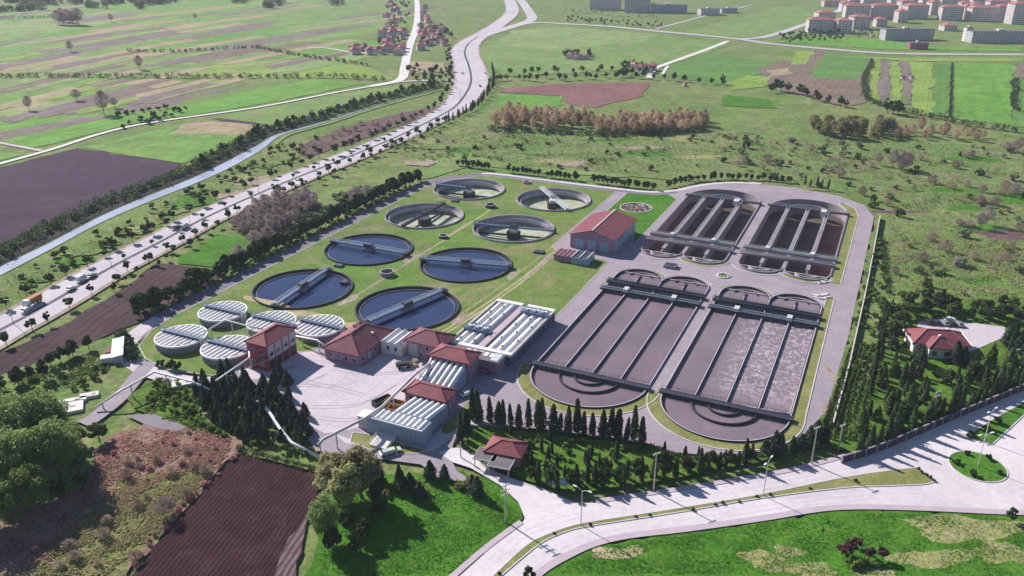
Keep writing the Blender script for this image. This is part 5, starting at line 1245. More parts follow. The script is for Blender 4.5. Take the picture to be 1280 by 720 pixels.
power_pole((1164, 529), 10.5, 'tall pole with crossarms behind the roadside wall', 2, 'cover_grey'); power_pole((1175, 521), 7.5, 'short leaning pole next to the tall pole behind the roadside wall', 0); power_pole((1264, 468), 9.0, 'pole behind the roadside wall near the villa car park', 1, 'cover_grey')
power_pole((576, 572), 5.0, 'short post beside the gate road', 0, 'galvanised')
# sign board at the gate
t = thing('sign_board', 'blue and white sign board under the cypresses by the gate road', 'sign', (*G(697, 609), 0), -0.12)
for x in (-2.0, 2.0): MB().bar((x, 0.1, -0.2), (x, 0.1, 2.4), 0.14, 0.14).build('post', 'galvanised', t)
b = MB().box(-2.4, 2.4, -0.06, 0.06, 0.7, 2.5).build('board', 'paint_sign_blue', t)
for j, (x0, x1, z) in enumerate(((-1.9, 1.6, 2.05), (-1.9, 1.9, 1.62), (-1.4, 1.2, 1.2))): MB().box(x0, x1, -0.075, -0.06, z, z + 0.22).build('lettering', 'wall_white', b)
t = thing('sign_board', 'small pale sign plate left of the blue sign board', 'sign', (*G(685, 608), 0), -0.1); MB().box(-0.7, 0.7, -0.05, 0.05, 0.6, 1.9).build('board', 'cover_grey', t); MB().bar((0, 0.1, -0.2), (0, 0.1, 1.8), 0.12, 0.12).build('post', 'galvanised', t)
# entrance barrier at the gate
t = thing('gate', 'open steel gate leaf at the entrance beside the carports', 'gate', (*G(606, 583), 0), 0.35)
for x in (0, 4.6): MB().bar((x, 0, -0.2), (x, 0, 1.9), 0.3, 0.3).build('post', 'concrete_pale', t)
for j in range(12): MB().bar((0.35 + j * 0.35, 0, 0.2), (0.35 + j * 0.35, 0, 1.6), 0.05, 0.05).build('bar', 'galvanised', t)
for z in (0.25, 1.55): MB().bar((0.15, 0, z), (4.45, 0, z), 0.07, 0.08).build('rail', 'galvanised', t)
# stored pipes on the verge by the drained basin
for i in range(12):
    c = G(1030 + random.uniform(-8, 14), 352 + random.uniform(-2, 3)) if i < 5 else G(1028 + random.uniform(-10, 8), 371 + random.uniform(-3, 4))
    o = MB().box(-1.3, 1.3, -0.35, 0.35, 0, 0.35).build('concrete_beam', 'stone_white'); o.location = (*c, 0.1); o.rotation_euler[2] = random.uniform(-0.6, 0.6)
    tag(o, 'loose white concrete beam on the margin between the basins and the perimeter wall', 'beam', 'loose white beams')

# ================================================================== FAR BUILDINGS
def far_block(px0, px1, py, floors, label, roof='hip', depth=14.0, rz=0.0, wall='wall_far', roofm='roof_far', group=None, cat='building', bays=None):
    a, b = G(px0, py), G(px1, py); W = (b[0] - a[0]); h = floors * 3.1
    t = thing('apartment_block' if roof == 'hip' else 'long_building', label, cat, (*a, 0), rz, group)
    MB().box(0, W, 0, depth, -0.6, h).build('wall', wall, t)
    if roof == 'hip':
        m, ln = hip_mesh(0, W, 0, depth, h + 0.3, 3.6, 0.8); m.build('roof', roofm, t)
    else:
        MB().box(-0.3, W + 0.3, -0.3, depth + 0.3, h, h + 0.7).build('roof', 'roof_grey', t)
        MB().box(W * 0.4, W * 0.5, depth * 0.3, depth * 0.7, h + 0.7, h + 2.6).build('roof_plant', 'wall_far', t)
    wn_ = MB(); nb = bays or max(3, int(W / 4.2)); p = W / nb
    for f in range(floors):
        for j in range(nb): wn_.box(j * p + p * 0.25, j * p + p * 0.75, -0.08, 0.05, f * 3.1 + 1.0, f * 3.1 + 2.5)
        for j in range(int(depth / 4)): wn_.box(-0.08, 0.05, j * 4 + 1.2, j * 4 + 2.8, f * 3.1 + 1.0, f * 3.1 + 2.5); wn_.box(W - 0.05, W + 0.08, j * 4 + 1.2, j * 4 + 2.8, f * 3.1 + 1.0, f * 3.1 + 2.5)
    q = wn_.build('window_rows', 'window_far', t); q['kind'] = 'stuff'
    if roof == 'hip' and floors > 3:
        bl = MB()
        for f in range(1, floors):
            for x in (W * 0.18, W * 0.62): bl.box(x, x + W * 0.2, -1.3, -0.09, f * 3.1 - 0.1, f * 3.1 + 0.9)
        q = bl.build('balcony_rows', 'wall_white', t); q['kind'] = 'stuff'
FLATS = [(1010, 1040, 40, 5), (1046, 1064, 41, 5), (1066, 1087, 36, 5), (1056, 1086, 23, 6), (1090, 1121, 23, 6), (1133, 1160, 23, 6), (1176, 1202, 25, 6), (1213, 1247, 26, 6), (1264, 1300, 30, 9),
         (1078, 1108, 10, 6), (1152, 1168, 9, 6), (1176, 1200, 10, 6), (1215, 1232, 9, 6), (1236, 1262, 14, 5), (1104, 1130, 6, 6), (1290, 1325, 14, 6), (1052, 1070, 14, 4), (1126, 1142, 14, 5), (1200, 1214, 16, 5), (1246, 1262, 24, 6), (1140, 1152, 4, 6), (1186, 1212, 3, 7), (1238, 1262, 4, 7), (1270, 1296, 6, 7), (1062, 1082, 3, 5), (1030, 1050, 8, 3), (1022, 1044, 30, 5), (1095, 1108, 33, 3), (1122, 1134, 28, 5), (1163, 1174, 18, 6), (1204, 1212, 24, 6), (1112, 1128, 12, 6), (1166, 1178, 4, 6), (1214, 1226, 18, 5), (1180, 1196, 38, 2)]
for i, (a, b, y, f) in enumerate(FLATS): far_block(a, b, y, f, 'pale apartment block with red hipped roof and balconies on the town edge', 'hip', 15 + (i % 3) * 2, -0.05 + 0.05 * (i % 3), group='apartment blocks at the town edge')
far_block(1106, 1168, 50, 4, 'long grey school building with flat roof and window bands beside the main road', 'flat', 16, 0.05, 'wall_grey')
far_block(1214, 1300, 53, 4, 'long pale grey block with flat roof beside the white stair tower', 'flat', 18, 0.0, 'wall_grey')
far_block(1206, 1213, 51, 5, 'narrow white stair tower at the end of the long grey block', 'flat', 8, 0.0, 'wall_white')
far_block(1137, 1160, 61, 2, 'low dark red kiosk beside the main road', 'flat', 9, 0.0, 'wall_red')
far_block(737, 776, 12, 6, 'tall pale hospital wing with many windows behind the car park', 'flat', 22, -0.12, 'wall_far')
far_block(780, 812, 15, 6, 'second pale hospital wing joined beside the blue glazed wing', 'flat', 22, -0.12, 'wall_far')
far_block(814, 858, 16, 4, 'blue glazed hospital wing', 'flat', 24, -0.1, 'wall_blue')
far_block(876, 900, 19, 3, 'small office block with pale front beside the lane', 'flat', 20, 0.1, 'wall_far'); far_block(902, 922, 16, 2, 'low blue grey annex beside the small office block', 'flat', 18, 0.1, 'wall_grey')
hm = None
def house(px, py, sz, rz, label, group):
    global hm
    if hm is None:
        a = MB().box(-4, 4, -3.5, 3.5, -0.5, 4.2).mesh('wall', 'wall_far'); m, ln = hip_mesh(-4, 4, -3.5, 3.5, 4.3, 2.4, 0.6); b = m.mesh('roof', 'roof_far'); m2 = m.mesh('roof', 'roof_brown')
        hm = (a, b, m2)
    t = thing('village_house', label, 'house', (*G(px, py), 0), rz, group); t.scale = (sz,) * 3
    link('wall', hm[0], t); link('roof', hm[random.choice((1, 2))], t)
for _ in range(46):
    y = random.uniform(4, 66); x = 496 + random.uniform(-22, 14) + (8 if y < 30 else 0)
    if 506 < x < 526: x += 18
    house(x, y, random.uniform(0.8, 1.35), random.uniform(0, 3), 'small village house with red roof beside the straight pale road', 'village houses along the pale road')
for _ in range(26): house(random.uniform(528, 562), random.uniform(34, 58), random.uniform(0.7, 1.2), random.uniform(0, 3), 'small village house on the side of the pale road towards the highway', 'village houses towards the highway')
for _ in range(18): house(random.uniform(440, 500), 62 - random.uniform(-6, 4), random.uniform(0.7, 1.2), random.uniform(0, 3), 'small village house in the cluster at the end of the narrow lane', 'village houses at the lane end')
for _ in range(9): house(random.uniform(706, 738), random.uniform(69, 74), random.uniform(0.6, 1.0), random.uniform(0, 3), 'farm building in the lone cluster on the green meadow', 'farm buildings on the meadow')
for _ in range(8): house(random.uniform(782, 815), random.uniform(84, 90), random.uniform(0.7, 1.1), random.uniform(0, 3), 'farm building in the cluster beside the narrow white lane', 'farm buildings beside the lane')
for x, y in ((1128, 98), (1139, 98), (856, 107)): house(x, y, 0.45, 0.4, 'tiny pale field hut standing alone between ploughed strips', 'field huts')
# ================================================================== VEGETATION
def card_mesh(name, cen, axis_a, axis_b, mat):
    """many small quads: centre, half-axis a, half-axis b (all Nx3)"""
    n = len(cen); v = np.empty((n, 4, 3), dtype=np.float32)
    v[:, 0] = cen - axis_a - axis_b; v[:, 1] = cen + axis_a - axis_b; v[:, 2] = cen + axis_a * 0.75 + axis_b; v[:, 3] = cen - axis_a * 0.75 + axis_b
    me = bpy.data.meshes.new(name); me.vertices.add(n * 4); me.vertices.foreach_set('co', v.ravel())
    me.loops.add(n * 4); me.loops.foreach_set('vertex_index', np.arange(n * 4, dtype=np.int32))
    me.polygons.add(n); me.polygons.foreach_set('loop_start', np.arange(0, n * 4, 4, dtype=np.int32)); me.polygons.foreach_set('loop_total', np.full(n, 4, dtype=np.int32))
    me.materials.append(MATS[mat]); me.update(calc_edges=True); return me
def rand_dirs(n):
    d = RNG.normal(size=(n, 3)); return d / np.linalg.norm(d, axis=1, keepdims=True)
def leaf_cards(name, pts, size, mat, out=None, flat=0.55):
    """leaf faces at pts; they turn loosely outwards when 'out' gives a direction"""
    n = len(pts); nrm = rand_dirs(n)
    if out is not None: nrm = nrm * flat + out * (1 - flat) + np.array([0, 0, 0.25]); nrm /= np.linalg.norm(nrm, axis=1, keepdims=True)
    a = np.cross(nrm, rand_dirs(n)); a /= np.linalg.norm(a, axis=1, keepdims=True) + 1e-6; b = np.cross(nrm, a)
    s = size * RNG.uniform(0.6, 1.3, size=(n, 1))
    return card_mesh(name, pts, a * s * 0.5, b * s * 0.5 * RNG.uniform(0.6, 1.2, size=(n, 1)), mat)
def clump_points(centres, radii, per):
    P = []; O = []
    for c, r in zip(centres, radii):
        d = rand_dirs(per); rr = r * RNG.uniform(0.45, 1.0, size=(per, 1)) ** 0.6; P.append(c + d * rr * np.array([1, 1, 0.8])); O.append(d)
    return np.concatenate(P), np.concatenate(O)
def trunk_mesh(h, r, limbs, mat='bark'):
    m = MB(); bend = random.uniform(-0.15, 0.15)
    m.tube([(0, 0, -0.5), (bend * 0.3, 0, h * 0.4), (bend, bend, h)], [r, r * 0.75, r * 0.35], 6)
    for p in limbs:
        z0 = max(0.25 * h, min(p[2] * 0.55, h * 0.85)); m.tube([(0, 0, z0), (p[0] * 0.5, p[1] * 0.5, z0 + (p[2] - z0) * 0.6), tuple(p)], [r * 0.45, r * 0.3, r * 0.12], 5, cap=False)
    return m.mesh('trunk', mat)
def proto(name, cat, crown, trunk):
    t = thing(name, 'prototype', cat, (0, 0, 0)); link('crown', crown, t)
    if trunk: link('trunk', trunk, t)
    return t
def round_tree(name, h, rx, rz, mat, ncl, per, leaf, cat='tree', gap=0.8, low=0.0, trunk_r=None):
    zc = h - rz; C = []; R = []
    for _ in range(ncl):
        d = rand_dirs(1)[0]; rr = random.uniform(0.35, 0.95) ** 0.7; C.append([d[0] * rx * rr * 0.8, d[1] * rx * rr * 0.8, zc + d[2] * rz * rr * 0.8]); R.append(rx * random.uniform(0.24, 0.42) * gap)
    C = np.array(C); P, O = clump_points(C, R, per); O = O * 0.5 + (P - np.array([0, 0, zc])) / rx * 0.5
    ok = P[:, 2] > low; P = P[ok]; O = O[ok]
    limbs = [C[i] for i in range(0, len(C), max(1, len(C) // 6))]
    return proto(name, cat, leaf_cards('crown', P, leaf, mat, O), trunk_mesh(zc, trunk_r or h * 0.03, limbs))
def spire_tree(name, h, r, mat, n, leaf, taper=0.6, base=0.4, cat='tree', layers=0):
    z = RNG.uniform(0, 1, n) ** 0.9; prof = np.where(z < 0.12, 0.55 + z / 0.12 * 0.45, (1 - (z - 0.12) / 0.88) ** taper)
    if layers: prof = prof * (0.72 + 0.36 * np.abs(np.sin(z * layers * PI)))
    a = RNG.uniform(0, 2 * PI, n); ph = RNG.uniform(0, 6.28); lob = 1 + 0.16 * np.sin(3 * a + ph + z * 5) + 0.12 * np.sin(5 * a - z * 9)
    rr = r * prof * lob * RNG.uniform(0.55, 1.05, n); P = np.stack([rr * np.cos(a), rr * np.sin(a), base + z * (h - base)], 1)
    O = np.stack([np.cos(a), np.sin(a), np.full(n, 0.35)], 1)
    return proto(name, cat, leaf_cards('crown', P, leaf, mat, O, 0.5), trunk_mesh(h * 0.7, h * 0.02, []))
def twig_tree(name, h, rx, mat, n, cat='tree', wid=0.09, ln=1.0, zlow=0.3):
    z = RNG.uniform(zlow, 1.0, n); a = RNG.uniform(0, 2 * PI, n); t = (z - zlow) / (1 - zlow); prof = np.sin(PI * np.clip(t * 0.85 + 0.12, 0, 1)) ** 0.8
    rr = rx * prof * RNG.uniform(0.1, 1, n) ** 0.6; P = np.stack([rr * np.cos(a), rr * np.sin(a), z * h], 1)
    d = np.stack([np.cos(a) * 0.6, np.sin(a) * 0.6, np.full(n, 0.9)], 1) + RNG.normal(size=(n, 3)) * 0.35; d /= np.linalg.norm(d, axis=1, keepdims=True)
    s = np.cross(d, rand_dirs(n)); s /= np.linalg.norm(s, axis=1, keepdims=True) + 1e-6
    L = ln * RNG.uniform(0.5, 1.2, size=(n, 1))
    limbs = [P[i] for i in range(0, n, max(1, n // 9))]
    return proto(name, cat, card_mesh('crown', P, s * wid, d * L * 0.5, mat), trunk_mesh(h * 0.75, h * 0.02, limbs))
PR = {
 'round': [round_tree('young_tree', 4.6, 2.0, 1.6, 'leaf_dark', 14, 34, 0.5, low=1.2) for _ in range(3)],
 'cypress': [spire_tree('cypress_tree', 9.0, 1.25, 'leaf_cypress', 900, 0.5, 0.55) for _ in range(3)],
 'conifer': [spire_tree('conifer_tree', 8.0, 2.5, 'leaf_pine', 1100, 0.6, 0.75, 0.3, layers=5) for _ in range(3)],
 'cedar': [spire_tree('cedar_tree', 9.0, 2.9, 'leaf_mid', 1100, 0.6, 0.8, 0.5, layers=4) for _ in range(2)],
 'hedge': [round_tree('hedge_tree', 5.6, 2.4, 2.7, 'leaf_dark', 22, 40, 0.6, low=0.1) for _ in range(3)],
 'broad': [round_tree('broadleaf_tree', 7.5, 3.3, 3.0, 'leaf_mid', 26, 44, 0.6, low=0.8) for _ in range(3)],
 'darkbroad': [round_tree('evergreen_tree', 7.5, 3.2, 3.1, 'leaf_dark', 26, 44, 0.6, low=0.6) for _ in range(2)],
 'willow': [round_tree('willow_tree', 15.0, 6.8, 6.6, 'leaf_willow', 150, 78, 0.34, low=0.6, gap=0.62) for _ in range(3)],
 'spring': [round_tree('budding_tree', 11.0, 4.8, 4.8, 'leaf_olive', 50, 70, 0.5, low=1.0, gap=0.85) for _ in range(2)],
 'bright': [round_tree('leafy_tree', 6.5, 3.0, 2.7, 'leaf_bright', 28, 46, 0.5, low=0.6) for _ in range(2)],
 'bare': [twig_tree('bare_tree', 6.5, 2.9, 'twig_purple', 700, wid=0.06) for _ in range(3)],
 'poplar': [twig_tree('bare_poplar', 8.5, 3.4, 'twig_orange', 600, wid=0.10, ln=1.6, zlow=0.1) for _ in range(3)],
 'shrub': [round_tree('green_shrub', 2.2, 1.9, 1.2, 'leaf_mid', 12, 26, 0.45, 'shrub', trunk_r=0.06) for _ in range(3)],
 'darkshrub': [round_tree('dark_shrub', 2.6, 2.2, 1.5, 'leaf_dark', 13, 28, 0.5, 'shrub', trunk_r=0.06) for _ in range(3)],
 'greyshrub': [round_tree('grey_shrub', 2.4, 2.2, 1.3, 'leaf_grey', 12, 28, 0.45, 'shrub', trunk_r=0.06) for _ in range(2)],
 'oliveshrub': [round_tree('olive_shrub', 2.0, 1.9, 1.1, 'leaf_olive', 12, 26, 0.42, 'shrub', trunk_r=0.06) for _ in range(2)],
 'brightshrub': [round_tree('bright_shrub', 1.7, 1.4, 1.0, 'leaf_bright', 10, 24, 0.4, 'shrub', trunk_r=0.05) for _ in range(2)],
 'bareshrub': [twig_tree('bare_shrub', 2.6, 1.9, 'twig_brown', 320, 'shrub', 0.06, 0.8, 0.1) for _ in range(2)],
 'redshrub': [twig_tree('red_shrub', 1.3, 1.1, 'leaf_red', 200, 'shrub', 0.06, 0.6, 0.1) for _ in range(2)],
 'plum': [round_tree('plum_tree', 4.2, 1.7, 1.8, 'leaf_plum', 16, 34, 0.42, low=0.7) for _ in range(2)],
 'silver': [round_tree('silver_shrub', 4.0, 3.6, 2.2, 'leaf_silver', 26, 40, 0.5, 'shrub', trunk_r=0.1)],
 'sapling': [spire_tree('sapling', 1.7, 0.6, 'leaf_mid', 60, 0.36, 0.8, 0.1) for _ in range(2)],
 'topiary': [round_tree('clipped_shrub', 1.7, 0.9, 0.85, 'leaf_dark', 9, 30, 0.32, 'shrub', trunk_r=0.08) for _ in range(2)],
}
def grow(kind, pts, label, group, s0=0.8, s1=1.2):
    for p in pts:
        src = random.choice(PR[kind]); s = random.uniform(s0, s1)
        r = dup(src, (p[0], p[1], 0.0), random.uniform(0, 6.28), (s * random.uniform(0.88, 1.12), s * random.uniform(0.88, 1.12), s * random.uniform(0.82, 1.24)), label, group)
        r.rotation_euler = (random.gauss(0, 0.03), random.gauss(0, 0.03), r.rotation_euler[2])
def jit(pts, a): return [(p[0] + random.gauss(0, a), p[1] + random.gauss(0, a)) for p in pts]
def P2(line, sp, st=0.0): return [(x, y) for x, y, _ in along(line, sp, st)]

def thicket(name, label, cat, pts, r, h, per, leaf, mat, kind=None, group=None):
    """continuous foliage along a row of points: a hedge, or scrub that reads as one mass"""
    C = []; R = []
    for p in pts:
        s = random.uniform(0.75, 1.3); hh = h * s
        for zz in (0.3, 0.7): C.append([p[0] + random.gauss(0, r * 0.2), p[1] + random.gauss(0, r * 0.2), hh * zz]); R.append(r * s * (1.0 if zz < 0.5 else 0.75))
    P, O = clump_points(np.array(C), R, per); P[:, 2] = np.clip(P[:, 2], 0.02, None)
    o = link(name, leaf_cards(name, P, leaf, mat, O)); return tag(o, label, cat, group, kind)
# --- plant boundary rows
grow('hedge', jit(P2(UP([(-145.6, -26), (-146, 60), (-146, 150), (-145, 172)]), 3.3), 0.6), 'dark tree in the dense row outside the shaded plant road', 'boundary trees along the plant road', 1.0, 1.45)
grow('hedge', jit(P2(UP([(-150, -20), (-150, 150)]), 6.5), 1.4), 'dark tree in the second row behind the boundary trees', 'second row of boundary trees', 0.7, 1.1)
grow('brightshrub', jit(P2(UP([(-142.4, -22), (-142.4, 160)]), 4.6), 0.3), 'small pale green shrub on the verge of the shaded plant road', 'verge shrubs along the plant road', 0.8, 1.2)
for a, b in ((-140, -118), (-106, -86), (-82, -62), (-54, -20)): grow('hedge', jit(P2(UP([(a, 209), (b, 209)]), 2.6), 0.35), 'clipped dark hedge tree behind the back road', 'hedge trees behind the back road', 0.62, 0.8)
grow('hedge', jit(P2(smooth_line(UP([(-14, 216), (-6, 230), (8, 244), (28, 252), (48, 253)]), 6), 3.4), 0.5), 'dark hedge tree curving round the drained basins', 'hedge trees round the drained basins', 0.6, 0.8)
grow('cypress', jit(P2(UP([(54, 252), (66, 250)]), 3.0), 0.4), 'short cypress at the corner behind the drained basins', 'cypresses behind the drained basins', 0.5, 0.62)
# --- cypress row and garden in front of the basins
cyp = smooth_line(UP([(-3.2, -37.5), (3, -36.6), (10, -35.6), (20, -32.6), (34, -30), (46, -27.6)]), 6)
grow('cypress', jit(P2(cyp, 2.3), 0.35), 'tall cypress in the row between the garden and the basins', 'cypress row before the basins', 0.72, 1.15)
grow('cypress', jit(P2(UP([(-3.0, -39.5), (-3.0, -45), (-0.5, -49.5)]), 2.6), 0.5), 'cypress beside the gate road behind the carports', 'cypresses along the gate road', 0.6, 0.95)
thicket('hedge', 'low dark hedge edging the gate road beside the carports', 'hedge', jit(P2(UP([(-3.4, -41), (-3.4, -46), (-1, -50), (4, -52.6)]), 0.9), 0.2), 0.7, 1.1, 16, 0.32, 'leaf_dark')
hed = smooth_line(UP([(8, -37.6), (20, -34.6), (45.5, -29.5), (54, -30.5), (64, -27.5), (76.5, -19.5), (85, -7.5), (89.6, 8), (91.8, 40)]), 8)
thicket('hedge', 'low dark hedge along the outer edge of the basin road', 'hedge', jit(P2(hed, 0.9), 0.15), 0.62, 1.0, 16, 0.3, 'leaf_dark')
gard = UP([(4, -42), (12, -38), (45, -31.5), (60, -30), (74, -23), (66, -31), (50, -44), (36, -55), (28, -56.5), (19, -55.5), (18, -50), (10, -46)])
gp = scatter(gard, 64, 2.2)
grow('cypress', gp[:30], 'cypress scattered over the garden lawn before the basins', 'garden cypresses', 0.35, 0.65)
grow('brightshrub', gp[30:], 'rounded shrub on the garden lawn before the basins', 'garden shrubs', 0.6, 1.1)
fr = UP([(24, -56.5), (32, -57.2), (44, -49), (56, -39.5), (68, -29.6), (80, -18)])
grow('darkbroad', jit(P2(fr, 6.0), 0.7), 'dark tree along the garden fence beside the main road', 'roadside garden trees', 0.55, 0.9)
grow('cypress', jit(P2(fr, 4.4, 1.5), 1.0), 'cypress along the garden fence beside the main road', 'roadside garden cypresses', 0.45, 0.85)
grow('conifer', jit(P2(UP([(78, -20), (84, -13.5), (90, -5)]), 3.0), 0.6), 'dark conifer at the corner below the foamy basin', 'corner conifers', 0.6, 0.9)
# --- conifer clump left of the plaza
cl = GP([(243, 478), (262, 470), (300, 472), (330, 486), (360, 498), (384, 522), (392, 548), (370, 562), (336, 556), (300, 546), (268, 530), (246, 505)])
grow('conifer', scatter(cl, 82, 2.2), 'dark conifer packed in the clump beside the concrete plaza', 'conifers beside the plaza', 0.42, 0.72)
grow('conifer', GP([(350, 472), (344, 480), (360, 482)]), 'dark conifer in the shade of the tall red building', 'conifers by the red building', 0.6, 0.75)
grow('topiary', GP([(201, 458), (214, 461), (222, 462)]), 'round clipped shrub on the verge of the turning lane', 'clipped shrubs by the turning lane', 1.6, 2.1)
thicket('hedge', 'dark hedge along the end of the ploughed field', 'hedge', jit(P2(GP([(296, 562), (330, 572), (364, 580), (396, 588)]), 1.0), 0.2), 0.9, 1.5, 20, 0.36, 'leaf_dark')
grow('brightshrub', scatter(GP([(196, 472), (238, 482), (248, 522), (284, 548), (240, 528), (180, 510)]), 44, 1.6), 'leafy green shrub in the plot below the white pipe', 'shrubs below the white pipe', 0.5, 1.0)
grow('shrub', scatter(GP([(310, 530), (360, 545), (392, 575), (340, 566), (300, 552)]), 14, 1.8), 'green shrub between the conifers and the hedge', 'shrubs below the conifers', 0.5, 0.9)
# --- big trees lower left and lower middle
grow('willow', GP([(30, 566), (76, 596), (22, 618), (-20, 590), (58, 560)]), 'large pale green willow at the edge of the heath', 'large willows', 1.05, 1.25)
grow('willow', GP([(-14, 552), (4, 540), (44, 640), (-6, 660), (-40, 640), (72, 560)]), 'large willow in the thick grove beside the heath', 'willow grove', 0.85, 1.05)
grow('broad', jit(GP([(92, 566), (104, 556), (96, 590), (84, 548), (116, 548)]), 1.0), 'darker broadleaf tree on the sunless side of the willows', 'trees beside the willows', 0.7, 1.0)
grow('darkbroad', jit(GP([(108, 572), (100, 610), (80, 628)]), 1.0), 'dark tree at the foot of the willow grove', 'dark trees by the willows', 0.6, 0.9)
grow('spring', GP([(436, 636), (418, 622), (452, 622)]), 'budding yellowish tree at the corner of the ploughed field', 'budding trees at the field corner', 0.95, 1.15)
grow('willow', GP([(408, 674)]), 'pale green tree standing alone beside the ploughed field', None, 0.72, 0.76)
grow('darkbroad', jit(GP([(442, 660), (452, 676), (436, 690), (462, 650), (420, 690)]), 0.8), 'dark bushy tree below the budding trees', 'dark trees below the budding ones', 0.6, 0.85)
grow('conifer', jit(GP([(470, 622), (476, 604), (498, 612), (512, 612), (524, 622), (540, 598), (553, 600), (590, 612), (598, 620), (462, 606)]), 0.4), 'dark conifer on the lawn across the lane from the blue sheet wall', 'conifers by the gate lane', 0.6, 0.85)
grow('oliveshrub', jit(GP([(508, 612), (520, 606), (576, 608), (584, 604), (486, 622), (532, 618)]), 0.5), 'olive shrub among the conifers by the gate lane', 'olive shrubs by the gate lane', 0.8, 1.4)
grow('bare', GP([(206, 646)]), 'small bare tree alone at the edge of the heath', None, 0.9, 0.95)
grow('bareshrub', scatter(GP([(175, 560), (290, 560), (214, 655), (150, 720), (60, 720), (110, 640)]), 22, 3.0), 'bare brown shrub on the reddish heath', 'bare shrubs on the heath', 0.5, 1.0)
grow('redshrub', scatter(GP([(120, 560), (180, 535), (280, 545), (270, 580), (150, 612), (60, 690), (0, 720), (0, 680), (90, 630)]), 24, 3.0), 'low reddish shrub on the heath beside the ploughed field', 'red shrubs on the heath', 0.5, 0.8)
grow('redshrub', jit(P2(GP([(292, 570), (250, 612), (205, 660), (165, 706)]), 2.0), 0.7), 'reddish shrub along the rim of the ploughed field', 'red shrubs on the field rim', 0.5, 1.0)
# --- left meadow
grow('darkbroad', jit(P2(GP([(-10, 492), (30, 480), (62, 468)]), 3.0), 1.0), 'dark tree in the thicket below the ploughed field', 'thicket below the ploughed field', 0.6, 0.85)
grow('darkbroad', jit(P2(GP([(66, 456), (112, 434)]), 3.0), 1.0), 'dark tree in the short row beside the long shed', 'tree row beside the long shed', 0.55, 0.75)
grow('darkshrub', jit(P2(GP([(152, 420), (160, 436), (166, 452)]), 1.6), 0.5), 'dark shrub between the long shed and the turning lane', 'shrubs by the long shed', 0.8, 1.3)
grow('shrub', scatter(GP([(20, 490), (120, 440), (140, 470), (90, 500), (20, 530)]), 14, 3.0), 'green shrub in the rough meadow by the long shed', 'shrubs of the rough meadow', 0.5, 1.0)
# --- highway trees
Hn = [h for h in hw(MED)]
nn_ = normals(MED)
far_l = [(p[0] + n[0] * (h + 3.5), p[1] + n[1] * (h + 3.5)) for p, n, h in zip(MED, nn_, Hn)]
near_l = [(p[0] - n[0] * (h + 2.0), p[1] - n[1] * (h + 2.0)) for p, n, h in zip(MED, nn_, Hn)]
near2 = [(p[0] - n[0] * (h + 6.0), p[1] - n[1] * (h + 6.0)) for p, n, h in zip(MED, nn_, Hn)]
lim = lambda L, y0, y1: [p for p in L if y0 < p[1] < y1]
grow('round', jit(P2(lim(far_l, 180, 640), 10.5), 1.3), 'young round tree on the canal side of the highway', 'canal side highway trees', 0.8, 1.3)
grow('round', jit(P2(lim(near_l, 180, 620), 11.5), 1.4), 'young round tree on the plant side of the highway', 'plant side highway trees', 0.75, 1.3)
grow('round', jit(P2(lim(MED, 330, 560), 19.0), 0.4), 'small tree growing in the highway median', 'median trees', 0.5, 0.8)
grow('round', jit(P2(lim(near2, 300, 640), 8.0), 2.0), 'bushy tree below the highway embankment', 'trees below the highway', 0.5, 0.9)
grow('cypress', jit(P2(lim(near2, 600, 860), 7.0), 0.8), 'slim dark tree lining the outside of the highway bend', 'trees lining the highway bend', 0.6, 0.85)
grow('round', jit(P2(lim(far_l, 640, 1000), 11.0), 1.5), 'small tree inside the highway bend', 'trees inside the highway bend', 0.8, 1.2)
# --- verge between canal and highway, canal banks
off = lambda L, d: offset(L, d)
bank = [p for p in off(CANAL_T, 6.0) if p[1] < 900]
thicket('bank_scrub', 'dark scrub crowded on the field bank of the canal', 'scrub', jit(P2([p for p in off(CANAL_T, 8.0) if p[1] < 900], 2.0), 1.6), 2.4, 3.0, 26, 0.7, 'leaf_dark', 'stuff')
thicket('bank_scrub', 'low dark scrub on top of the canal embankment', 'scrub', jit(P2([p for p in off(CANAL_T, 14.0) if p[1] < 900], 2.4), 2.4), 2.2, 2.0, 20, 0.7, 'leaf_dark', 'stuff')
grow('darkbroad', jit(P2([p for p in off(CANAL_T, 10.0) if 480 < p[1] < 1000], 7.0), 2.5), 'dark tree of the belt along the narrow canal', 'tree belt along the canal', 0.6, 0.9)
vg = GP([(0, 352), (140, 282), (260, 226), (350, 182), (400, 165), (420, 180), (320, 222), (200, 280), (80, 345), (0, 385)])
grow('shrub', scatter(vg, 46, 4.0), 'green shrub on the grassy strip between canal and highway', 'shrubs between canal and highway', 0.6, 1.3)
grow('darkshrub', scatter(vg, 22, 4.0), 'dark shrub on the grassy strip between canal and highway', 'dark shrubs between canal and highway', 0.6, 1.2)
grow('bareshrub', scatter(GP([(350, 184), (480, 142), (548, 134), (500, 160), (420, 182)]), 18, 4.0), 'bare shrub on the mauve strip along the highway', 'bare shrubs along the highway', 0.7, 1.3)
# --- bare wood between highway and plant
grow('bare', scatter(GP([(290, 288), (326, 258), (360, 248), (396, 250), (392, 264), (346, 296), (310, 296)]), 78, 3.0), 'bare mauve tree in the small wood between highway and plant', 'bare wood by the highway', 0.75, 1.1)
grow('bare', GP([(460, 246), (446, 258), (320, 312), (336, 308), (300, 330)]), 'bare tree standing before the boundary row', 'bare trees before the boundary row', 1.1, 1.5)
grow('greyshrub', scatter(GP([(345, 300), (440, 255), (480, 236), (440, 240), (380, 262)]), 30, 3.0), 'grey green shrub outside the boundary row', 'grey shrubs outside the boundary', 0.8, 1.4)
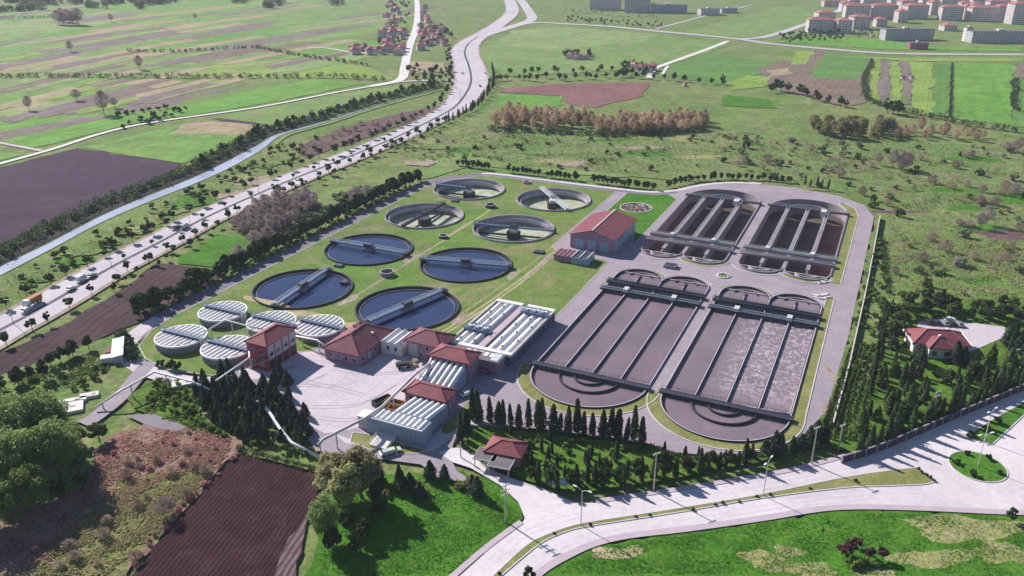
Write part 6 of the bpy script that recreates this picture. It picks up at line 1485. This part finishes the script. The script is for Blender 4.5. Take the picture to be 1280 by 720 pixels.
# --- brown poplar stands and hedges of the far fields
for poly, n in (([(612, 150), (640, 142), (700, 146), (742, 152), (742, 158), (680, 162), (620, 160)], 55), ([(740, 158), (800, 152), (880, 150), (884, 160), (820, 167), (745, 166)], 90)):
    grow('poplar', scatter(GP(poly), n, 4.0), 'bare orange brown poplar in the stand beyond the plant', 'poplar stand beyond the plant', 0.7, 1.15)
def hedge_row(pts, sp, kind, label, group, s0, s1, j=2.0):
    if 'shrub' in kind: thicket('hedge', label, 'hedge', jit(P2(GP(pts), sp * 0.42), j * 0.7), 2.0 * (s0 + s1) / 2, 2.6 * (s0 + s1) / 2, 22, 0.8, 'leaf_dark')
    else: grow(kind, jit(P2(GP(pts), sp), j), label, group, s0, s1)
hedge_row([(-40, 96), (120, 96), (240, 97), (420, 96), (482, 101)], 9.0, 'darkshrub', 'long straight dark hedge across the far fields', 'long field hedge', 1.0, 1.7)
hedge_row([(160, 64), (220, 65), (320, 59), (360, 67), (460, 82)], 12.0, 'darkshrub', 'dark hedge along the winding field ditch', 'shrubs along the field ditch', 0.8, 1.3)
hedge_row([(0, 24), (70, 22)], 12.0, 'darkshrub', 'short far hedge before the wood on the plain', 'far hedge before the wood', 1.2, 2.0)
hedge_row([(610, 100), (700, 99), (790, 96), (836, 100), (905, 106)], 7.0, 'darkbroad', 'dark tree in the belt behind the red field', 'tree belt behind the red field', 0.6, 1.0, 4.0)
hedge_row([(640, 94), (760, 90), (815, 88)], 10.0, 'broad', 'green tree of the belt beside the farm cluster', 'green belt by the farm', 0.6, 1.0, 4.0)
hedge_row([(988, 115), (1020, 124), (1050, 132), (1072, 136)], 9.0, 'darkbroad', 'round dark tree in the row below the brown field', 'row below the brown field', 0.8, 1.1)
hedge_row([(1092, 128), (1112, 136), (1160, 146), (1220, 158), (1285, 166)], 8.0, 'darkshrub', 'dark hedge along the lower edge of the strip fields', 'shrubs below the strip fields', 1.0, 1.7, 3.0)
hedge_row([(1084, 126), (1080, 100), (1090, 76)], 9.0, 'darkshrub', 'dark hedge along the narrow ditch of the strip fields', 'ditch shrubs', 0.7, 1.1)
hedge_row([(1190, 80), (1188, 147)], 8.0, 'darkshrub', 'low hedge dividing the two widest green strips', 'dividing shrubs', 0.3, 0.5, 0.6)
hedge_row([(1270, 100), (1266, 130), (1275, 140)], 8.0, 'darkshrub', 'dark hedge along the field edge at the town end', 'shrubs at the town end field', 0.7, 1.1)
grow('darkbroad', GP([(964, 115), (970, 113), (976, 114), (1116, 142), (1122, 143), (1109, 140)]), 'large dark tree beyond the scrubland', 'large dark trees beyond the scrub', 1.1, 1.5)
grow('spring', scatter(GP([(1012, 160), (1060, 156), (1120, 164), (1115, 172), (1020, 172)]), 18, 6.0), 'pale budding tree in the scrub beyond the basins', 'budding trees in the scrub', 0.8, 1.2)
grow('poplar', scatter(GP([(1030, 160), (1130, 158), (1240, 170), (1230, 176), (1040, 172)]), 36, 6.0), 'bare brown tree in the scrub below the strip fields', 'bare brown trees in the scrub', 0.6, 0.9)
thicket('far_wood', 'hazy far wood on the plain', 'wood', jit(sum([GP([(x + random.uniform(-9, 9), max(-6, y + random.uniform(-2, 2))) for _ in range(9)]) for x, y in ((8, 0), (20, 3), (36, 5), (50, 2), (66, 4), (140, 5), (160, 2), (180, 4), (120, 8), (200, 3), (26, 12), (0, 14), (45, 11), (170, 9), (215, 1), (100, 3), (300, 2), (330, 8), (350, 5), (420, 4))], []), 5.0), 5.0, 10.0, 60, 1.8, 'leaf_grey', 'stuff')
grow('bare', GP([(74, 30), (80, 31), (86, 30), (92, 31), (96, 30), (98, 31), (88, 28), (78, 27)]), 'tall bare tree in the lone far clump', 'lone far clump of bare trees', 2.4, 3.2)
grow('bare', GP([(139, 27), (244, 24), (36, 137), (96, 125), (130, 142), (143, 134), (88, 64), (174, 86)]), 'bare tree standing alone between field strips', 'lone field trees', 1.2, 2.2)
grow('darkshrub', scatter(GP([(170, 148), (210, 140), (240, 132), (200, 152), (150, 162)]), 16, 5.0), 'shrub along the white farm road', 'shrubs on the farm road', 0.8, 1.3)
grow('darkshrub', scatter(GP([(215, 134), (140, 146), (160, 141)]), 8, 4.0), 'shrub on the ridge between two green strips', 'shrubs between green strips', 0.8, 1.3)
vil = GP([(470, 66), (486, 0), (514, 0), (508, 62)]); grow('broad', scatter(vil, 30, 6.0), 'garden tree among the village houses', 'village trees', 0.6, 1.1)
grow('darkbroad', scatter(GP([(528, 34), (566, 40), (575, 52), (545, 62), (524, 62)]), 24, 6.0), 'garden tree between village and highway', 'village trees by the highway', 0.6, 1.0)
grow('darkbroad', scatter(GP([(506, 84), (565, 86), (566, 104), (510, 100)]), 30, 5.0), 'tree in the gardens where the farm road turns', 'trees at the farm road turn', 0.5, 0.9)
grow('darkbroad', scatter(GP([(702, 68), (738, 66), (742, 74), (704, 76)]), 14, 4.0), 'tree of the lone farm on the meadow', 'trees of the lone farm', 0.6, 0.9)
grow('darkbroad', scatter(GP([(775, 80), (815, 80), (815, 95), (770, 95)]), 16, 4.0), 'tree of the farm beside the white lane', 'trees of the lane farm', 0.6, 0.9)
grow('round', scatter(GP([(700, 22), (830, 30), (830, 36), (710, 29)]), 40, 8.0), 'young tree on the lawn before the hospital car park', 'young trees by the hospital', 0.9, 1.3)
grow('round', scatter(GP([(966, 46), (1040, 36), (1060, 42), (1050, 52), (980, 54)]), 60, 6.0), 'young tree on the slope below the red roofed flats', 'young trees below the flats', 0.9, 1.4)
grow('darkbroad', scatter(GP([(780, 18), (700, 37), (690, 42), (692, 38)]), 5, 5.0), 'dark tree beside the main road on the meadow', 'dark trees by the main road', 0.7, 1.0)
# --- scrubland right of and behind the plant
scr = GP([(900, 170), (1100, 172), (1290, 190), (1290, 380), (1110, 378), (1108, 280), (1070, 240), (960, 226), (900, 215)])
for kind, n, lab, g, s0, s1 in (('greyshrub', 26, 'grey green shrub in the wide scrubland', 'grey shrubs of the scrubland', 0.8, 1.7), ('shrub', 22, 'green shrub in the wide scrubland', 'green shrubs of the scrubland', 0.8, 1.6), ('darkshrub', 12, 'dark shrub in the wide scrubland', 'dark shrubs of the scrubland', 0.7, 1.6),
                              ('bareshrub', 44, 'bare brown shrub in the wide scrubland', 'bare shrubs of the scrubland', 0.8, 1.8), ('oliveshrub', 30, 'olive shrub in the wide scrubland', 'olive shrubs of the scrubland', 0.6, 1.3)): grow(kind, scatter(scr, n, 2.0), lab, g, s0, s1)
scr2 = GP([(470, 180), (560, 160), (900, 168), (900, 215), (840, 220), (640, 206), (520, 200)])
for kind, n, lab, g, s0, s1 in (('darkshrub', 12, 'dark shrub on the meadow behind the plant', 'dark shrubs behind the plant', 0.5, 1.2), ('shrub', 26, 'green shrub on the meadow behind the plant', 'green shrubs behind the plant', 0.5, 1.3), ('oliveshrub', 22, 'olive shrub on the meadow behind the plant', 'olive shrubs behind the plant', 0.6, 1.3)): grow(kind, scatter(scr2, n, 3.0), lab, g, s0, s1)
hedge_row([(612, 163), (700, 166), (760, 170), (885, 164)], 4.5, 'darkshrub', 'dark undergrowth at the foot of the poplar stand', 'undergrowth of the poplars', 0.9, 1.5, 3.0)
grow('bare', jit(P2(GP([(1105, 205), (1130, 212), (1158, 218)]), 6.0), 4.0) + GP([(1225, 285), (1232, 280), (1268, 190), (1275, 186), (1255, 240), (1268, 246)]), 'larger bare tree in the scrubland beyond the wall', 'larger bare trees of the scrubland', 0.9, 1.4)
grow('silver', GP([(1200, 332)]), 'broad silvery flowering shrub alone in the meadow', None, 1.0, 1.02)
thicket('hedge', 'dark hedge in the straight ditch beside the perimeter verge', 'hedge', jit(P2(GP([(1103, 300), (1106, 340), (1110, 366)]), 1.6), 0.3), 0.9, 1.3, 18, 0.4, 'leaf_dark')
rt = GP([(1092, 300), (1102, 300), (1116, 395), (1100, 440), (1068, 470), (1060, 430), (1080, 350)])
grow('brightshrub', scatter(rt, 60, 2.0), 'bright green bush on the verge outside the perimeter wall', 'green bushes outside the wall', 0.7, 1.3)
# low tangled thickets running through the scrubland
def tangle(name, label, region, n, mats, r, h):
    for mt_k, lab in mats:
        pts = []
        for _ in range(n):
            c = scatter(region, 1)
            if not c: continue
            x, y = c[0]; a = random.gauss(0.1, 0.5); L = random.uniform(10, 38)
            for i in range(int(L / 1.6)):
                pts.append((x + random.gauss(0, 2.2), y + random.gauss(0, 1.2))); a += random.gauss(0, 0.25); x += 1.6 * math.cos(a); y += 1.6 * math.sin(a)
        thicket(name, lab, 'scrub', pts, r, h, 9, 0.42, mt_k, 'stuff')
tangle('scrub_thicket', '', scr, 16, (('twig_brown', 'bare brown tangles running through the scrubland'), ('leaf_olive', 'olive tangles running through the scrubland'), ('leaf_mid', 'green tangles running through the scrubland')), 1.1, 0.9)
tangle('scrub_thicket', '', scr2, 12, (('leaf_olive', 'olive tangles on the meadow behind the plant'), ('leaf_mid', 'green tangles on the meadow behind the plant')), 1.0, 0.8)
# --- tree belt round the villa
tb = GP([(1112, 402), (1124, 374), (1180, 380), (1270, 388), (1290, 400), (1280, 404), (1220, 400), (1150, 396), (1132, 402), (1128, 440), (1110, 445)])
grow('darkbroad', scatter(tb, 26, 3.2), 'dark tree in the belt behind the villa', 'trees behind the villa', 0.55, 0.95)
grow('broad', scatter(tb, 24, 3.2), 'green tree in the belt behind the villa', 'green trees behind the villa', 0.5, 0.85)
fb = GP([(1104, 456), (1136, 466), (1180, 470), (1206, 468), (1240, 450), (1285, 438), (1285, 470), (1200, 506), (1130, 538), (1075, 560), (1070, 545), (1090, 500)])
grow('cypress', scatter(fb, 24, 3.2), 'tall cypress in the belt between the villa and the main road', 'cypresses below the villa', 0.5, 0.95)
grow('cedar', scatter(fb, 16, 4.0), 'broad green conifer in the belt between the villa and the main road', 'green conifers below the villa', 0.6, 0.95)
grow('darkbroad', scatter(fb, 10, 3.0), 'dark tree in the belt between the villa and the main road', 'dark trees below the villa', 0.6, 0.9)
grow('cypress', jit(P2(GP([(1075, 566), (1140, 540), (1200, 515), (1284, 480)]), 3.6), 0.5), 'cypress lined up behind the roadside wall', 'cypresses behind the roadside wall', 0.65, 1.0)
grow('conifer', jit(GP([(1258, 432), (1268, 438), (1276, 430), (1264, 424), (1280, 444), (1150, 452), (1156, 456), (1200, 452), (1196, 456)]), 0.8), 'dark conifer close to the villa car park', 'conifers by the villa', 0.7, 1.0)
# --- young orchard rows
orow = []
for k2 in range(6):
    a = G(1062 + k2 * 7, 440 - k2 * 2); b = G(1024 + k2 * 9, 548 + k2 * 1); orow += P2([a, b], 1.9)
grow('sapling', jit(orow, 0.15)[:260], 'young sapling in the orchard rows outside the perimeter wall', 'orchard saplings', 0.8, 1.3)
for k2 in range(1):
    a = G(1106 + k2 * 3, 392); b = G(1088 + k2 * 4, 500); grow('cypress', jit(P2([a, b], 4.0), 0.5), 'slim cypress in the dark row beside the orchard', 'cypress row beside the orchard', 0.55, 0.85)
# --- islands and lower right
grow('topiary', [(ROUND_C[0] + 5.2 * math.cos(a), ROUND_C[1] + 5.2 * math.sin(a)) for a in (0.6, 1.6, 2.9, 4.0, 5.6)], 'clipped round shrub on the roundabout', 'roundabout shrubs', 0.9, 1.2)
grow('topiary', GP([(1212, 546), (1247, 530), (1232, 538)]), 'clipped round shrub on the grass triangle', 'triangle island shrubs', 1.1, 1.5)
grow('topiary', GP([(1148, 587), (1152, 592), (1158, 595), (1162, 598), (1167, 602)]), 'clipped shrub at the tip of the long median', 'median tip shrubs', 0.5, 0.7)
grow('topiary', [G(x, y) for x, y in ((1069, 602), (1013, 612), (963, 620), (946, 622), (924, 628), (903, 630), (894, 632), (866, 638), (812, 645), (795, 647), (738, 657), (693, 668), (624, 718))], 'tiny clipped shrub on the narrow median', 'median shrubs', 0.45, 0.6)
grow('plum', GP([(1052, 692), (1070, 684), (1086, 698), (1102, 699), (1062, 694)]), 'dark plum coloured tree on the lower meadow', 'plum trees on the meadow', 0.75, 1.0)
grow('brightshrub', GP([(1062, 702), (1076, 706), (1068, 710), (1090, 706)]), 'bright shrub at the foot of the plum trees', 'shrubs by the plum trees', 0.8, 1.1)
grow('darkbroad', GP([(1263, 652)]), 'round dark tree alone at the edge of the lower pavement', None, 0.5, 0.52)
grow('darkbroad', GP([(660, 730)]), 'dark tree tip at the pavement corner of the lower meadow', None, 0.5, 0.55)
for L in PR.values():
    for t in L:
        for c in list(t.children): bpy.data.objects.remove(c)
        bpy.data.objects.remove(t)

# --- uncountable ground cover: real blades and leaves
def cover(name, label, polys, n, size, mat, hgt=0.5):
    pts = []
    per = n // len(polys)
    for poly in polys:
        A = np.array(poly); lo, hi = A.min(0), A.max(0); c = RNG.uniform(lo, hi, size=(per * 4, 2)); x, y = c[:, 0], c[:, 1]; ins = np.zeros(len(c), bool)
        for i in range(len(poly)):
            x1, y1 = poly[i]; x2, y2 = poly[i - 1]
            with np.errstate(divide='ignore', invalid='ignore'): cr = ((y1 > y) != (y2 > y)) & (x < (x2 - x1) * (y - y1) / (y2 - y1) + x1)
            ins ^= cr
        # tufts gather in drifts
        f = np.sin(x * 0.31 + np.sin(y * 0.23) * 2) * np.sin(y * 0.27 + np.sin(x * 0.17) * 2) + RNG.normal(size=len(x)) * 0.5
        pts.append(c[ins & (f > 0.0)][:per])
    c = np.concatenate(pts); n = len(c); k2 = 3
    P = np.repeat(c, k2, 0) + RNG.normal(size=(n * k2, 2)) * size * 0.45; s = size * RNG.uniform(0.5, 1.2, size=(n * k2, 1))
    P3 = np.concatenate([P, s * hgt * 0.8], 1); d = np.array([0, 0, 1.0]) * 0.7 + RNG.normal(size=(n * k2, 3)) * 0.55; d /= np.linalg.norm(d, axis=1, keepdims=True)
    a = np.cross(d, rand_dirs(n * k2)); a /= np.linalg.norm(a, axis=1, keepdims=True) + 1e-6
    o = link(name, card_mesh(name, P3, a * s * 0.45, d * s * hgt, mat)); tag(o, label, 'ground cover', kind='stuff')
grassy = [GP(q) for nm, mt, q in NEAR if mt == 'lush_grass']
cover('grass', 'tall green grass on the lower meadows', [GP([(400, 606), (600, 600), (650, 645), (575, 716), (400, 720)]), GP([(690, 716), (760, 684), (1040, 642), (1280, 646), (1280, 720)])], 12000, 0.28, 'blade_green', 0.3)
cover('dry_grass_tufts', 'dry pale grass tufts on the heath and lower meadow', [GP([(150, 560), (290, 560), (210, 660), (130, 720), (20, 720), (110, 620)]), GP([(1100, 300), (1280, 300), (1280, 380), (1110, 370)])], 5000, 0.45, 'blade_dry', 0.4)
cover('red_weeds', 'low reddish weeds over the heath beside the ploughed field', [GP([(120, 560), (180, 535), (290, 546), (276, 576), (190, 610), (110, 660), (20, 720), (-20, 700), (90, 630)])], 5000, 0.5, 'leaf_red', 0.35)
cover('olive_weeds', 'olive grass tufts over the heath', [GP([(150, 600), (265, 590), (205, 662), (130, 720), (40, 720), (90, 660)])], 3500, 0.5, 'leaf_olive', 0.4)
cover('weeds', 'rough green weeds of the scrubland and plots', [scr, scr2, vg, GP([(196, 472), (240, 480), (250, 520), (290, 556), (180, 514)]), GP([(0, 480), (120, 438), (140, 462), (70, 494), (0, 530)])], 6000, 0.6, 'leaf_mid', 0.3)
cover('brown_weeds', 'brown withered weeds of the scrubland', [scr, scr2, GP([(150, 550), (290, 556), (210, 660), (100, 720), (0, 720), (110, 600)])], 3000, 0.6, 'twig_brown', 0.3)

# ---- the air over the plain
hz = MB().box(-2600, 2600, -250, 3800, -3.0, 150.0).build('haze', 'concrete')
hm_ = bpy.data.materials.new('haze'); hm_.use_nodes = True; ht = hm_.node_tree; ht.nodes.remove(ht.nodes['Principled BSDF'])
pv = ht.nodes.new('ShaderNodeVolumePrincipled'); pv.inputs['Color'].default_value = (0.80, 0.88, 1.0, 1); pv.inputs['Density'].default_value = HAZE
ht.links.new(pv.outputs[0], ht.nodes['Material Output'].inputs['Volume']); hz.data.materials.clear(); hz.data.materials.append(hm_)
tag(hz, 'thin bluish haze in the air over the plain', 'haze', kind='stuff')
